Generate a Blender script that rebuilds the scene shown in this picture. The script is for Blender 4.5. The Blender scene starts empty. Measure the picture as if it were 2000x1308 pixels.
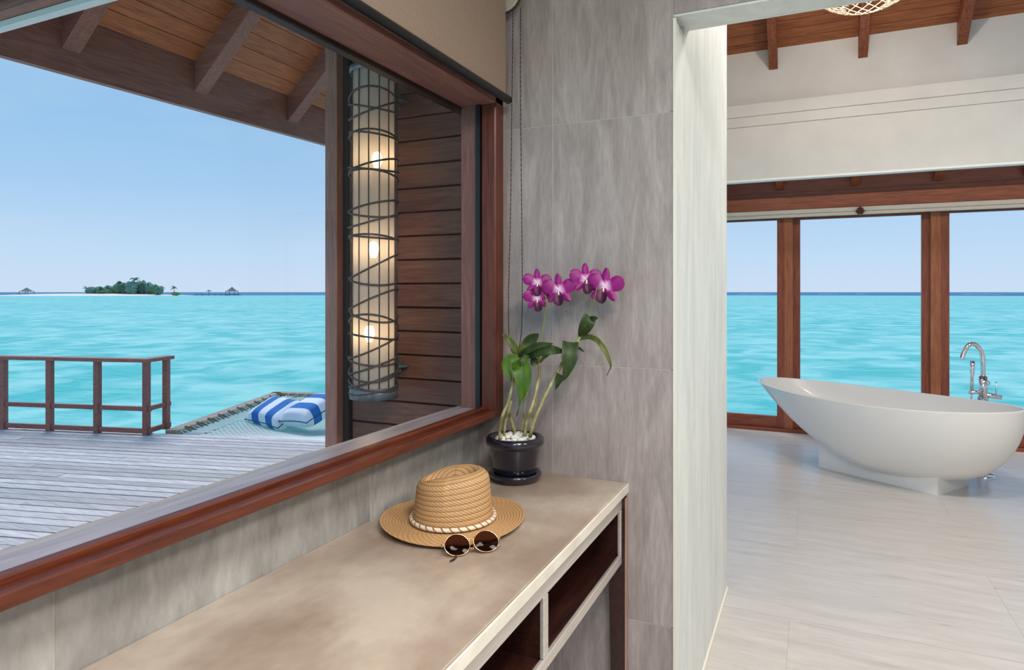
import bpy, math, random
from mathutils import Vector, Matrix

random.seed(7)
PI = math.pi
SC = bpy.context.scene
COL = SC.collection

# ------------------------------------------------------------------ camera
YAW = math.radians(24.7)
CAMZ = 1.45
FPX = 1285.0
cam_d = bpy.data.cameras.new('camera')
cam_d.sensor_width = 36.0
cam_d.lens = FPX / 2000 * 36
cam_d.shift_y = -84 / 2000
cam_d.clip_end = 30000
cam = bpy.data.objects.new('camera', cam_d)
cam.location = (0, 0, CAMZ)
cam.rotation_euler = (PI / 2, 0, YAW)
COL.objects.link(cam)
SC.camera = cam

# ------------------------------------------------------------------ exposure
SC.view_settings.view_transform = 'Standard'
SC.view_settings.look = 'None'
SC.view_settings.exposure = 0.0
SC.view_settings.gamma = 1.0
SC.view_settings.use_curve_mapping = False
SC.cycles.max_bounces = 6; SC.cycles.diffuse_bounces = 4; SC.cycles.glossy_bounces = 3; SC.cycles.transparent_max_bounces = 14
SC.cycles.caustics_reflective = False; SC.cycles.caustics_refractive = False

# ------------------------------------------------------------------ sky
W = bpy.data.worlds.new('sky'); SC.world = W
W.use_nodes = True
wn = W.node_tree.nodes; wl = W.node_tree.links
wn.clear()
w_out = wn.new('ShaderNodeOutputWorld'); w_bg = wn.new('ShaderNodeBackground')
w_tc = wn.new('ShaderNodeTexCoord'); w_sep = wn.new('ShaderNodeSeparateXYZ')
w_rmp = wn.new('ShaderNodeValToRGB')
wl.new(w_tc.outputs['Generated'], w_sep.inputs[0])
wl.new(w_sep.outputs['Z'], w_rmp.inputs[0])
els = w_rmp.color_ramp.elements
stops = [(0.0, (.62, .75, .92)), (.05, (.55, .73, .94)), (.14, (.40, .63, .90)), (.32, (.25, .50, .82)), (1.0, (.16, .36, .70))]
els[0].position = stops[0][0]; els[0].color = (*stops[0][1], 1)
els[1].position = stops[-1][0]; els[1].color = (*stops[-1][1], 1)
for p, c in stops[1:-1]:
    e = els.new(p); e.color = (*c, 1)
w_map = wn.new('ShaderNodeMapping'); w_map.inputs['Scale'].default_value = (2.0, 2.0, 7.0)
w_noi = wn.new('ShaderNodeTexNoise'); w_noi.inputs['Scale'].default_value = 1.7; w_noi.inputs['Detail'].default_value = 5
w_cr = wn.new('ShaderNodeMapRange'); w_cr.inputs[1].default_value = .5; w_cr.inputs[2].default_value = .8; w_cr.inputs[4].default_value = .30
w_mix = wn.new('ShaderNodeMix'); w_mix.data_type = 'RGBA'
w_mix.inputs[7].default_value = (.62, .75, .90, 1)
wl.new(w_tc.outputs['Generated'], w_map.inputs[0]); wl.new(w_map.outputs[0], w_noi.inputs[0])
wl.new(w_noi.outputs[0], w_cr.inputs[0]); wl.new(w_cr.outputs[0], w_mix.inputs[0])
wl.new(w_rmp.outputs[0], w_mix.inputs[6]); wl.new(w_mix.outputs[2], w_bg.inputs[0])
w_bg.inputs[1].default_value = 1.0
wl.new(w_bg.outputs[0], w_out.inputs[0])

# ------------------------------------------------------------------ sun (hazy, high)
sun_d = bpy.data.lights.new('sun', 'SUN'); sun_d.energy = 2.2; sun_d.angle = math.radians(28); sun_d.color = (1, .96, .9)
sun = bpy.data.objects.new('sun', sun_d); COL.objects.link(sun)
sun.rotation_euler = Vector((.50, -.35, -1.0)).to_track_quat('-Z', 'Y').to_euler()

# ------------------------------------------------------------------ added unseen fill lamps (energy in W; fixtures are built further down)
#            x     y     z     watts  radius
FILL_LAMPS = [(.35, .55, 2.745, 34, .30), (1.6, .9, 2.745, 38, .30), (.35, -.9, 2.745, 34, .30), (1.6, -.9, 2.745, 30, .30)]
BATH_FILLS = [(.6, 3.6, 3.5, 40, .25), (2.2, 3.9, 3.5, 40, .25)]
STRIP_FILL_W = 12
PENDANT_W = 26

# ------------------------------------------------------------------ helpers
SY, CY = math.sin(YAW), math.cos(YAW)
def ray(px, py):
    l = (px - 1000) / FPX
    return Vector((-SY + CY * l, CY + SY * l, -(py - 570) / FPX))
C0 = Vector((0, 0, CAMZ))
def atX(px, py, X): r = ray(px, py); return C0 + r * (X / r.x)
def atY(px, py, Y): r = ray(px, py); return C0 + r * (Y / r.y)
def atZ(px, py, Z): r = ray(px, py); return C0 + r * ((Z - CAMZ) / r.z)
def atD(px, py, D): return C0 + ray(px, py) * D

class MB:
    def __init__(s): s.v = []; s.f = []; s.sm = []
    def add(s, vs, fs, smooth=False):
        n = len(s.v); s.v += [Vector(v) for v in vs]
        for f in fs: s.f.append([i + n for i in f]); s.sm.append(smooth)
        return s
    def box(s, x0, x1, y0, y1, z0, z1, bev=0):
        x0, x1 = min(x0, x1), max(x0, x1); y0, y1 = min(y0, y1), max(y0, y1); z0, z1 = min(z0, z1), max(z0, z1)
        if bev <= 0:
            vs = [(x, y, z) for z in (z0, z1) for y in (y0, y1) for x in (x0, x1)]
            return s.add(vs, [(0, 2, 3, 1), (4, 5, 7, 6), (0, 1, 5, 4), (2, 6, 7, 3), (0, 4, 6, 2), (1, 3, 7, 5)])
        b = min(bev, (x1 - x0) * .45, (y1 - y0) * .45, (z1 - z0) * .45)
        vs = []; idx = {}
        X = ((x0, x1), (y0, y1), (z0, z1))
        for cx in (0, 1):
            for cy in (0, 1):
                for cz in (0, 1):
                    p = [X[0][cx], X[1][cy], X[2][cz]]; sg = [1 - 2 * cx, 1 - 2 * cy, 1 - 2 * cz]
                    for a in range(3):
                        q = [p[i] + (sg[i] * b if i != a else 0) for i in range(3)]
                        idx[(cx, cy, cz, a)] = len(vs); vs.append(q)
        fs = []
        def nrm(f, d):
            a, bb, c = (Vector(vs[f[0]]), Vector(vs[f[1]]), Vector(vs[f[2]]))
            return f if (bb - a).cross(c - a).dot(d) > 0 else f[::-1]
        for a in range(3):
            o = [i for i in range(3) if i != a]
            for c in (0, 1):
                f = []
                for (i, j) in ((0, 0), (1, 0), (1, 1), (0, 1)):
                    k = [0, 0, 0]; k[a] = c; k[o[0]] = i; k[o[1]] = j
                    f.append(idx[(*k, a)])
                d = Vector((0, 0, 0)); d[a] = 2 * c - 1
                fs.append(nrm(f, d))
        for a in range(3):
            o = [i for i in range(3) if i != a]
            for i in (0, 1):
                for j in (0, 1):
                    k0 = [0, 0, 0]; k0[o[0]] = i; k0[o[1]] = j; k1 = list(k0); k1[a] = 1
                    f = [idx[(*k0, o[0])], idx[(*k0, o[1])], idx[(*k1, o[1])], idx[(*k1, o[0])]]
                    d = Vector((0, 0, 0)); d[o[0]] = 2 * i - 1; d[o[1]] = 2 * j - 1
                    fs.append(nrm(f, d))
        for cx in (0, 1):
            for cy in (0, 1):
                for cz in (0, 1):
                    f = [idx[(cx, cy, cz, a)] for a in range(3)]
                    fs.append(nrm(f, Vector((2 * cx - 1, 2 * cy - 1, 2 * cz - 1))))
        return s.add(vs, fs)
    def prism(s, poly, ext):                      # polygon (list of 3D points) extruded by a vector
        ext = Vector(ext); n = len(poly); poly = [Vector(p) for p in poly]
        nn = sum(((poly[i] - poly[0]).cross(poly[(i + 1) % n] - poly[0]) for i in range(1, n - 1)), Vector())
        if nn.dot(ext) > 0: poly = poly[::-1]
        vs = poly + [p + ext for p in poly]
        fs = [list(range(n)), list(range(2 * n - 1, n - 1, -1))] + [[i, i + n, (i + 1) % n + n, (i + 1) % n] for i in range(n)]
        return s.add(vs, fs)
    def bar(s, p, q, w, h, up=(0, 0, 1)):         # rectangular bar between two points
        p = Vector(p); q = Vector(q); d = (q - p).normalized(); up = Vector(up)
        sd = d.cross(up).normalized(); u2 = sd.cross(d)
        poly = [p + sd * a * w / 2 + u2 * b * h / 2 for a, b in ((-1, -1), (1, -1), (1, 1), (-1, 1))]
        return s.prism(poly, q - p)
    def tube(s, pts, rad, n=8, closed=False, cap=True):
        pts = [Vector(p) for p in pts]; m = len(pts)
        if not hasattr(rad, '__len__'): rad = [rad] * m
        ring = []
        t0 = (pts[1] - pts[0]).normalized()
        ref = Vector((0, 0, 1)) if abs(t0.z) < .9 else Vector((1, 0, 0))
        nx = t0.cross(ref).normalized()
        vs = []
        for i in range(m):
            if closed: t = (pts[(i + 1) % m] - pts[i - 1]).normalized()
            else: t = (pts[min(i + 1, m - 1)] - pts[max(i - 1, 0)]).normalized()
            nx = (nx - t * nx.dot(t))
            nx = nx.normalized() if nx.length > 1e-6 else t.orthogonal().normalized()
            ny = t.cross(nx)
            for k in range(n):
                a = 2 * PI * k / n
                vs.append(pts[i] + (nx * math.cos(a) + ny * math.sin(a)) * rad[i])
        fs = []
        for i in range(m if closed else m - 1):
            j = (i + 1) % m
            for k in range(n):
                k2 = (k + 1) % n
                fs.append([i * n + k, i * n + k2, j * n + k2, j * n + k])
        s.add(vs, fs, True)
        if cap and not closed:
            b = len(s.v) - len(vs)
            s.f.append([b + k for k in range(n)][::-1]); s.sm.append(False)
            s.f.append([b + (m - 1) * n + k for k in range(n)]); s.sm.append(False)
        return s
    def lathe(s, prof, c, n=32, smooth=True, close=False):   # profile of (r, z) about vertical axis at c
        c = Vector(c); vs = []; m = len(prof)
        for r, z in prof:
            for k in range(n):
                a = 2 * PI * k / n
                vs.append(c + Vector((r * math.cos(a), r * math.sin(a), z)))
        fs = []
        for i in range(m if close else m - 1):
            j = (i + 1) % m
            for k in range(n):
                k2 = (k + 1) % n
                fs.append([i * n + k, i * n + k2, j * n + k2, j * n + k])
        return s.add(vs, fs, smooth)
    def grid(s, fn, nu, nv, wrap=False, smooth=True):
        vs = [fn(i / (nu - (0 if wrap else 1)), j / (nv - 1)) for j in range(nv) for i in range(nu)]
        fs = []
        for j in range(nv - 1):
            for i in range(nu if wrap else nu - 1):
                i2 = (i + 1) % nu
                fs.append([j * nu + i, j * nu + i2, (j + 1) * nu + i2, (j + 1) * nu + i])
        return s.add(vs, fs, smooth)
    def ball(s, c, rx, ry=None, rz=None, n=12, m=8, fn=None):
        c = Vector(c); ry = ry or rx; rz = rz or rx
        def f(u, v):
            a = 2 * PI * u; b = PI * (v - .5)
            d = Vector((math.cos(a) * math.cos(b), math.sin(a) * math.cos(b), math.sin(b)))
            k = fn(d) if fn else 1
            return c + Vector((d.x * rx, d.y * ry, d.z * rz)) * k
        return s.grid(f, n, m, wrap=True)

ORG = {}
def obj(name, mb, m, parent=None, origin=None, label=None, cat=None, group=None, kind=None):
    vs = mb.v
    if origin is None:
        xs = [v.x for v in vs]; ys = [v.y for v in vs]; zs = [v.z for v in vs]
        origin = Vector(((min(xs) + max(xs)) / 2, (min(ys) + max(ys)) / 2, min(zs)))
    origin = Vector(origin)
    me = bpy.data.meshes.new(name)
    me.from_pydata([tuple(v - origin) for v in vs], [], mb.f)
    me.polygons.foreach_set('use_smooth', mb.sm)
    me.materials.append(m); me.update()
    o = bpy.data.objects.new(name, me); COL.objects.link(o)
    ORG[o.name] = origin
    if parent:
        o.parent = parent; o.location = origin - ORG[parent.name]
    else: o.location = origin
    return tag(o, label, cat, group, kind)
def tag(o, label=None, cat=None, group=None, kind=None):
    if label: o['label'] = label
    if cat: o['category'] = cat
    if group: o['group'] = group
    if kind: o['kind'] = kind
    return o
def thing(name, label, cat, loc, group=None, kind=None):
    o = bpy.data.objects.new(name, None); COL.objects.link(o); o.location = loc; o.empty_display_size = .1
    ORG[o.name] = Vector(loc)
    return tag(o, label, cat, group, kind)
def copy_piece(o, parent, world):                 # linked-data copy of one piece at a world position
    c = o.copy(); COL.objects.link(c); c.parent = parent
    c.location = Vector(world) - (ORG[parent.name] if parent else Vector())
    ORG[c.name] = Vector(world)
    return c
def spline(pts, n):                               # Catmull-Rom through points
    pts = [Vector(p) for p in pts]; out = []
    m = len(pts) - 1
    for i in range(n):
        t = i / (n - 1) * m; k = min(int(t), m - 1); u = t - k
        p0 = pts[max(k - 1, 0)]; p1 = pts[k]; p2 = pts[k + 1]; p3 = pts[min(k + 2, m)]
        out.append(.5 * ((2 * p1) + (p2 - p0) * u + (2 * p0 - 5 * p1 + 4 * p2 - p3) * u * u + (3 * p1 - p0 - 3 * p2 + p3) * u ** 3))
    return out

# ------------------------------------------------------------------ materials
def srgb(r, g, b):
    f = lambda c: c / 12.92 if c <= .04045 else ((c + .055) / 1.055) ** 2.4
    return (f(r / 255), f(g / 255), f(b / 255), 1)
def new_mat(name):
    m = bpy.data.materials.new(name); m.use_nodes = True
    nt = m.node_tree; b = nt.nodes['Principled BSDF']
    return m, nt, b
def plain(name, col, rough=.5, metal=0, coat=0, spec=None):
    m, nt, b = new_mat(name)
    b.inputs['Base Color'].default_value = col; b.inputs['Roughness'].default_value = rough
    b.inputs['Metallic'].default_value = metal
    if coat: b.inputs['Coat Weight'].default_value = coat; b.inputs['Coat Roughness'].default_value = .06
    if spec is not None: b.inputs['Specular IOR Level'].default_value = spec
    return m
def textured(name, stops, scale=(1, 1, 1), nscale=4, detail=6, rough=.5, bump=.1, dist=.01, distort=0, rnd=0, fine=None, coat=0, metal=0, rough2=None, sp=None):
    """noise-driven colour ramp in object space, per-object brightness spread rnd, optional fine speckle"""
    m, nt, b = new_mat(name); N = nt.nodes; L = nt.links
    tc = N.new('ShaderNodeTexCoord'); mp = N.new('ShaderNodeMapping'); mp.inputs['Scale'].default_value = scale
    oi = N.new('ShaderNodeObjectInfo')
    add = N.new('ShaderNodeVectorMath'); add.operation = 'MULTIPLY_ADD'
    L.new(oi.outputs['Random'], add.inputs[0]); add.inputs[1].default_value = (37, 23, 51)
    L.new(tc.outputs['Object'], add.inputs[2])
    L.new(add.outputs[0], mp.inputs[0])
    no = N.new('ShaderNodeTexNoise'); no.inputs['Scale'].default_value = nscale; no.inputs['Detail'].default_value = detail
    no.inputs['Distortion'].default_value = distort; no.inputs['Roughness'].default_value = .6
    L.new(mp.outputs[0], no.inputs[0])
    rp = N.new('ShaderNodeValToRGB'); e = rp.color_ramp.elements
    e[0].position, e[0].color = stops[0]; e[1].position, e[1].color = stops[-1]
    for p, c in stops[1:-1]:
        q = e.new(p); q.color = c
    L.new(no.outputs[0], rp.inputs[0]); col = rp.outputs[0]; hgt = no.outputs[0]
    if fine:
        n2 = N.new('ShaderNodeTexNoise'); n2.inputs['Scale'].default_value = fine[0]; n2.inputs['Detail'].default_value = 3
        L.new(mp.outputs[0], n2.inputs[0])
        mr = N.new('ShaderNodeMapRange'); mr.inputs[1].default_value = .3; mr.inputs[2].default_value = .7
        mr.inputs[3].default_value = 1 - fine[1]; mr.inputs[4].default_value = 1 + fine[1]
        L.new(n2.outputs[0], mr.inputs[0])
        mu = N.new('ShaderNodeVectorMath'); mu.operation = 'SCALE'
        L.new(col, mu.inputs[0]); L.new(mr.outputs[0], mu.inputs['Scale']); col = mu.outputs[0]
        ad = N.new('ShaderNodeMath'); ad.operation = 'ADD'; L.new(hgt, ad.inputs[0]); L.new(n2.outputs[0], ad.inputs[1]); hgt = ad.outputs[0]
    if rnd:
        mr = N.new('ShaderNodeMapRange'); mr.inputs[3].default_value = 1 - rnd; mr.inputs[4].default_value = 1 + rnd
        L.new(oi.outputs['Random'], mr.inputs[0])
        mu = N.new('ShaderNodeVectorMath'); mu.operation = 'SCALE'
        L.new(col, mu.inputs[0]); L.new(mr.outputs[0], mu.inputs['Scale']); col = mu.outputs[0]
    L.new(col, b.inputs['Base Color'])
    if bump:
        bp = N.new('ShaderNodeBump'); bp.inputs['Strength'].default_value = bump; bp.inputs['Distance'].default_value = dist
        L.new(hgt, bp.inputs['Height']); L.new(bp.outputs[0], b.inputs['Normal'])
    b.inputs['Roughness'].default_value = rough; b.inputs['Metallic'].default_value = metal
    if rough2 is not None:
        mr = N.new('ShaderNodeMapRange'); mr.inputs[1].default_value = .3; mr.inputs[2].default_value = .7
        mr.inputs[3].default_value = rough; mr.inputs[4].default_value = rough2
        L.new(no.outputs[0], mr.inputs[0]); L.new(mr.outputs[0], b.inputs['Roughness'])
    if coat: b.inputs['Coat Weight'].default_value = coat; b.inputs['Coat Roughness'].default_value = .15
    if sp is not None: b.inputs['Specular IOR Level'].default_value = sp
    return m
AX = {'x': (1.2, 14, 14), 'y': (14, 1.2, 14), 'z': (14, 14, 1.2)}
def wood(name, dark, light, axis, rough=.4, rnd=.1, nscale=3, bump=.15, coat=0, sp=None):
    mid = tuple((a + b_) / 2 for a, b_ in zip(dark, light))
    return textured(name, [(.3, dark), (.5, mid), (.72, light)], AX[axis], nscale, 8, rough, bump, .003, 1.2, rnd, (9, .12), coat, sp=sp)
RD, RL = srgb(70, 28, 16), srgb(114, 53, 30)
WIN = {a: wood('window_wood_' + a, RD, RL, a, .42, .06, coat=.08) for a in 'xyz'}
BRD, BRL = srgb(108, 70, 62), srgb(144, 100, 90)
EXT = {a: wood('exterior_wood_' + a, BRD, BRL, a, .55, .05) for a in 'xyz'}
ROOFB = wood('roof_board_wood', srgb(172, 98, 56), srgb(222, 142, 90), 'y', .5, .10)
EAVE = {a: wood('eave_wood_' + a, srgb(150, 100, 90), srgb(186, 132, 114), a, .55, .05) for a in 'xyz'}
TRIMW = wood('post_wood', srgb(146, 80, 48), srgb(184, 114, 74), 'z', .4, .05)
BATHB = wood('bath_ceiling_wood', srgb(112, 62, 34), srgb(164, 102, 62), 'x', .5, .12)
BATHR = wood('bath_rafter_wood', srgb(96, 50, 30), srgb(150, 88, 58), 'y', .45, .06)
SIDE = wood('siding_wood', srgb(100, 60, 49), srgb(136, 88, 70), 'x', .5, .10)
DOORW = {a: wood('door_wood_' + a, srgb(116, 54, 36), srgb(166, 90, 62), a, .4, .05) for a in 'xyz'}
HEADW = wood('recess_wood', srgb(78, 36, 34), srgb(112, 58, 52), 'x', .5, .08)
DARKW = wood('console_dark_wood', srgb(34, 17, 16), srgb(62, 30, 22), 'y', .35, .05, coat=.1)
DECKM = wood('weathered_deck_wood', srgb(172, 164, 164), srgb(220, 211, 209), 'x', .65, .22, 2.2, .2)
RAILM = wood('railing_wood', srgb(136, 80, 70), srgb(172, 116, 102), 'x', .55, .06)
NETW = wood('net_frame_wood', srgb(140, 118, 102), srgb(182, 164, 146), 'y', .7, .05)
TILE = textured('veined_stone_tile', [(.28, srgb(142, 131, 127)), (.5, srgb(160, 149, 145)), (.72, srgb(178, 168, 164))], (5, 5, .8), 2.4, 9, .42, .06, .002, 1.6, .03, (26, .10))
TILEL = textured('low_wall_stone_tile', [(.28, srgb(138, 136, 132)), (.5, srgb(162, 160, 156)), (.74, srgb(188, 186, 180))], (2, 2, .7), 3.0, 9, .4, .06, .002, 1.2, .03, (40, .10))
GROUT = plain('pale_grout', srgb(186, 178, 172), .8)
PLAST = textured('white_cement_plaster', [(.3, srgb(202, 206, 203)), (.7, srgb(224, 227, 223))], (3, 3, .8), 2.5, 7, .55, .05, .003, 1, 0, (18, .025))
WHITE = textured('white_paint', [(.3, srgb(216, 212, 206)), (.7, srgb(226, 222, 216))], (1, 1, 1), 3, 3, .6, .02, .002)
CREAM = plain('cream_trim', srgb(226, 222, 210), .5)
FLOORT = textured('brushed_cement_tile', [(.3, srgb(188, 182, 177)), (.7, srgb(208, 203, 198))], (1.2, 9, 1), 2.0, 9, .27, .03, .002, .8, .02, (14, .03), rough2=.33)
STONE = textured('beige_marble', [(.34, srgb(150, 131, 116)), (.5, srgb(171, 154, 139)), (.64, srgb(193, 180, 165))], (2.0, 1.3, 1), 1.9, 5, .28, 0, .001, .0, 0, (34, .035))
STEDGE = textured('polished_marble_edge', [(.3, srgb(206, 196, 180)), (.7, srgb(232, 226, 212))], (1, 1, 1), 6, 6, .2, .02, .001)
METAL = textured('brushed_champagne_metal', [(.3, srgb(188, 178, 168)), (.7, srgb(210, 202, 194))], (40, 2, 40), 3, 4, .38, .03, .001, metal=.45)
CHROME = plain('chrome', (.82, .83, .85, 1), .07, 1)
GOLD = plain('pale_gold_metal', srgb(224, 186, 140), .2, 1)
BLKPL = plain('black_plastic', srgb(26, 26, 30), .35)
SHADEF = textured('beige_blind_fabric', [(.3, srgb(134, 114, 98)), (.7, srgb(148, 128, 111))], (60, 60, 60), 4, 3, .8, .08, .001)
NAVY = plain('dark_navy_glaze', srgb(30, 28, 42), .14, 0, .6)
TUBM = plain('white_solid_surface', srgb(232, 230, 226), .25, 0, .2)
PEBM = textured('white_pebble', [(.3, srgb(222, 220, 212)), (.7, srgb(246, 245, 240))], (20, 20, 20), 3, 3, .35, .02, .001)
IRON = textured('grey_painted_cane', [(.3, srgb(62, 54, 52)), (.7, srgb(96, 88, 86))], (30, 30, 30), 4, 3, .5, .05, .001)
ZINC = textured('weathered_zinc', [(.3, srgb(92, 100, 108)), (.7, srgb(140, 148, 154))], (12, 12, 12), 3, 5, .45, .05, .001, metal=.3)

def glass_mat(name, tint=(1, 1, 1, 1), refl=1.0):
    m = bpy.data.materials.new(name); m.use_nodes = True; nt = m.node_tree; N = nt.nodes; L = nt.links; N.clear()
    o = N.new('ShaderNodeOutputMaterial'); mx = N.new('ShaderNodeMixShader'); t = N.new('ShaderNodeBsdfTransparent'); g = N.new('ShaderNodeBsdfGlossy')
    g.inputs['Roughness'].default_value = .01; t.inputs[0].default_value = tint
    fr = N.new('ShaderNodeFresnel'); fr.inputs[0].default_value = 1.45
    ml = N.new('ShaderNodeMath'); ml.operation = 'MULTIPLY'; ml.inputs[1].default_value = refl
    L.new(fr.outputs[0], ml.inputs[0]); L.new(ml.outputs[0], mx.inputs[0])
    L.new(t.outputs[0], mx.inputs[1]); L.new(g.outputs[0], mx.inputs[2]); L.new(mx.outputs[0], o.inputs[0])
    return m
GLASS = glass_mat('clear_window_glass', (.985, .992, .992, 1), .03)
LENS = glass_mat('brown_sunglass_lens', (.10, .045, .035, 1), .2)
def emis(name, col, s):
    m = bpy.data.materials.new(name); m.use_nodes = True; nt = m.node_tree; nt.nodes.clear()
    o = nt.nodes.new('ShaderNodeOutputMaterial'); e = nt.nodes.new('ShaderNodeEmission')
    e.inputs[0].default_value = col; e.inputs[1].default_value = s; nt.links.new(e.outputs[0], o.inputs[0]); return m
BULB = emis('warm_bulb', (1, .70, .38, 1), 22)
DIFF = emis('downlight_diffuser', (1, .95, .88, 1), 3)  # glowing disc for the added fill lamps

# ------------------------------------------------------------------ SEA
SEA_Z = -2.5
m, nt, b = new_mat('lagoon_water'); N = nt.nodes; L = nt.links
geo = N.new('ShaderNodeNewGeometry')
ln = N.new('ShaderNodeVectorMath'); ln.operation = 'LENGTH'; L.new(geo.outputs['Position'], ln.inputs[0])
# large colour patches over the reef flat, ripple glints painted into the colour
mp = N.new('ShaderNodeMapping'); mp.inputs['Rotation'].default_value = (0, 0, -YAW); mp.inputs['Scale'].default_value = (.006, .02, .01)
L.new(geo.outputs['Position'], mp.inputs[0])
pn = N.new('ShaderNodeTexNoise'); pn.inputs['Scale'].default_value = 1; pn.inputs['Detail'].default_value = 4; L.new(mp.outputs[0], pn.inputs[0])
mp2 = N.new('ShaderNodeMapping'); mp2.inputs['Rotation'].default_value = (0, 0, -YAW); mp2.inputs['Scale'].default_value = (.30, .30, .3)
L.new(geo.outputs['Position'], mp2.inputs[0])
rn = N.new('ShaderNodeTexNoise'); rn.inputs['Scale'].default_value = 1; rn.inputs['Detail'].default_value = 7; rn.inputs['Distortion'].default_value = .8; L.new(mp2.outputs[0], rn.inputs[0])
c1 = N.new('ShaderNodeValToRGB'); c1.color_ramp.elements[0].position = .38; c1.color_ramp.elements[0].color = srgb(36, 188, 184)
c1.color_ramp.elements[1].position = .62; c1.color_ramp.elements[1].color = srgb(186, 240, 228)
L.new(rn.outputs[0], c1.inputs[0])
c2 = N.new('ShaderNodeValToRGB'); c2.color_ramp.elements[0].position = .35; c2.color_ramp.elements[0].color = srgb(84, 210, 206)
c2.color_ramp.elements[1].position = .65; c2.color_ramp.elements[1].color = srgb(160, 232, 222)
L.new(pn.outputs[0], c2.inputs[0])
mxc = N.new('ShaderNodeMix'); mxc.data_type = 'RGBA'; mxc.inputs[0].default_value = .38
L.new(c1.outputs[0], mxc.inputs[6]); L.new(c2.outputs[0], mxc.inputs[7])
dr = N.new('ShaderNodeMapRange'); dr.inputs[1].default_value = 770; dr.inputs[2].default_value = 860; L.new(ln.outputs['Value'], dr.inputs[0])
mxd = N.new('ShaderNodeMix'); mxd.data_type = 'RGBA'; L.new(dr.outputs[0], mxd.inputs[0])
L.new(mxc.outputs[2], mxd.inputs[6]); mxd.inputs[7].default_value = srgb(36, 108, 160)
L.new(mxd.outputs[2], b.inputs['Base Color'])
mp3 = N.new('ShaderNodeMapping'); mp3.inputs['Rotation'].default_value = (0, 0, -YAW); mp3.inputs['Scale'].default_value = (.7, 1.7, 1)
L.new(geo.outputs['Position'], mp3.inputs[0])
wv = N.new('ShaderNodeTexNoise'); wv.inputs['Scale'].default_value = 1; wv.inputs['Detail'].default_value = 5; L.new(mp3.outputs[0], wv.inputs[0])
bp = N.new('ShaderNodeBump'); bp.inputs['Strength'].default_value = .8; bp.inputs['Distance'].default_value = .5
L.new(wv.outputs[0], bp.inputs['Height']); L.new(bp.outputs[0], b.inputs['Normal'])
b.inputs['Roughness'].default_value = .3; b.inputs['IOR'].default_value = 1.12
SEAM = m
mb = MB(); rs = [0, 30, 120, 500, 2000, 14000]
mb.lathe([(r + .01, 0) for r in rs], (0, 0, SEA_Z), 64, False)
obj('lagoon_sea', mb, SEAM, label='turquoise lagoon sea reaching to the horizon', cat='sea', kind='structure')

# ------------------------------------------------------------------ FLOOR of large tiles
XW = -1.07          # low window wall (inside face)
YT = 2.05           # tiled wall (inside face)
XJ = -.39           # white return wall face
YJ = 3.36           # its far end
YB = 7.45           # bathroom glazing
fl = thing('floor', None, None, (0, 0, 0), kind='structure'); fl['label'] = 'pale brushed cement tile floor'
mb = MB(); mb.box(XW, 5.0, -3.5, 7.6, -.2, -.0010); obj('floor_screed', mb, plain('floor_joint', srgb(150, 146, 142), .8), fl)
tl = None
ys = [-3.13 + .9 * k for k in range(13)]
for iy in range(12):
    off = (iy % 2) * .9
    for ix in range(-1, 4):
        x0 = -1.9 + off + 1.8 * ix; x1 = x0 + 1.8
        a = max(x0, XW + .0) + .0003; bq = min(x1, 5.0) - .0003
        if bq - a < .05: continue
        mb = MB(); mb.box(a, bq, ys[iy] + .0014, min(ys[iy] + .9, 7.55) - .0014, -.010, 0, .0004)
        obj('tile', mb, FLOORT, fl)

# ------------------------------------------------------------------ LEFT low wall with window_1
wl_ = thing('wall_left', None, None, (XW, 0, 0), kind='structure'); wl_['label'] = 'low grey stone tiled wall below the picture window'
mb = MB(); mb.box(XW - .14, XW - .0008, -3.5, YT + .25, -.3, 1.026); obj('wall_core', mb, GROUT, wl_)
mb = MB(); mb.box(XW - .14, XW - .012, -3.5, YT + .25, 2.2, 4.2); obj('wall_upper', mb, PLAST, wl_)
for k in range(6):
    y1 = YT - .002 - .62 - .8 * (k - 1) if k else YT - .001
    y0 = YT - .62 - .8 * k
    mb = MB(); mb.box(XW - .012, XW, y0 + .001, y1 - .001, .40, 1.03, .0004); obj('tile', mb, TILEL, wl_)
    mb = MB(); mb.box(XW - .012, XW, y0 + .001, y1 - .001, 0, .398, .0004); obj('tile', mb, TILEL, wl_)
win = thing('window_1', None, None, (-1.04, 0, 1.03), kind='structure'); win['label'] = 'large picture window in a glossy reddish brown wooden frame'
FX0, FX1, GX = -1.107, -.974, -1.04
ZS, ZH, YJB = 1.027, 2.085, 1.984
WY0 = -3.2
mb = MB(); mb.box(FX1 - .03, FX1, WY0, YT - .001, ZS, ZS + .024, .003); mb.box(XW - .001, FX1 - .032, WY0, YT - .001, ZS, ZS + .016); obj('sill_lip', mb, WIN['y'], win)
mb = MB(); mb.box(GX + .006, FX1 - .036, WY0, YJB + .03, ZS + .016, ZS + .034, .004); obj('sill_bead', mb, WIN['y'], win)
mb = MB(); mb.box(FX0 - .02, GX - .006, WY0, YJB + .03, ZS - .02, ZS + .026, .004); obj('outer_sill', mb, textured('weathered_outer_sill', [(.3, srgb(150, 138, 144)), (.7, srgb(186, 176, 182))], AX['y'], 3, 6, .3, .1, .002), win)  # pale lavender puts the sky's reflection into the sill colour
mb = MB(); mb.box(GX + .012, FX1, YJB, YT - .001, ZS + .018, 2.4, .004); obj('jamb', mb, WIN['z'], win)
mb = MB(); mb.box(FX0, GX - .004, YJB, YT + .2, ZS + .016, 2.4, .003); obj('outer_jamb', mb, EXT['z'], win)
mb = MB(); mb.box(FX0, FX1, WY0, YJB + .06, ZH, 2.24, .004); obj('head', mb, EXT['y'], win)
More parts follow.
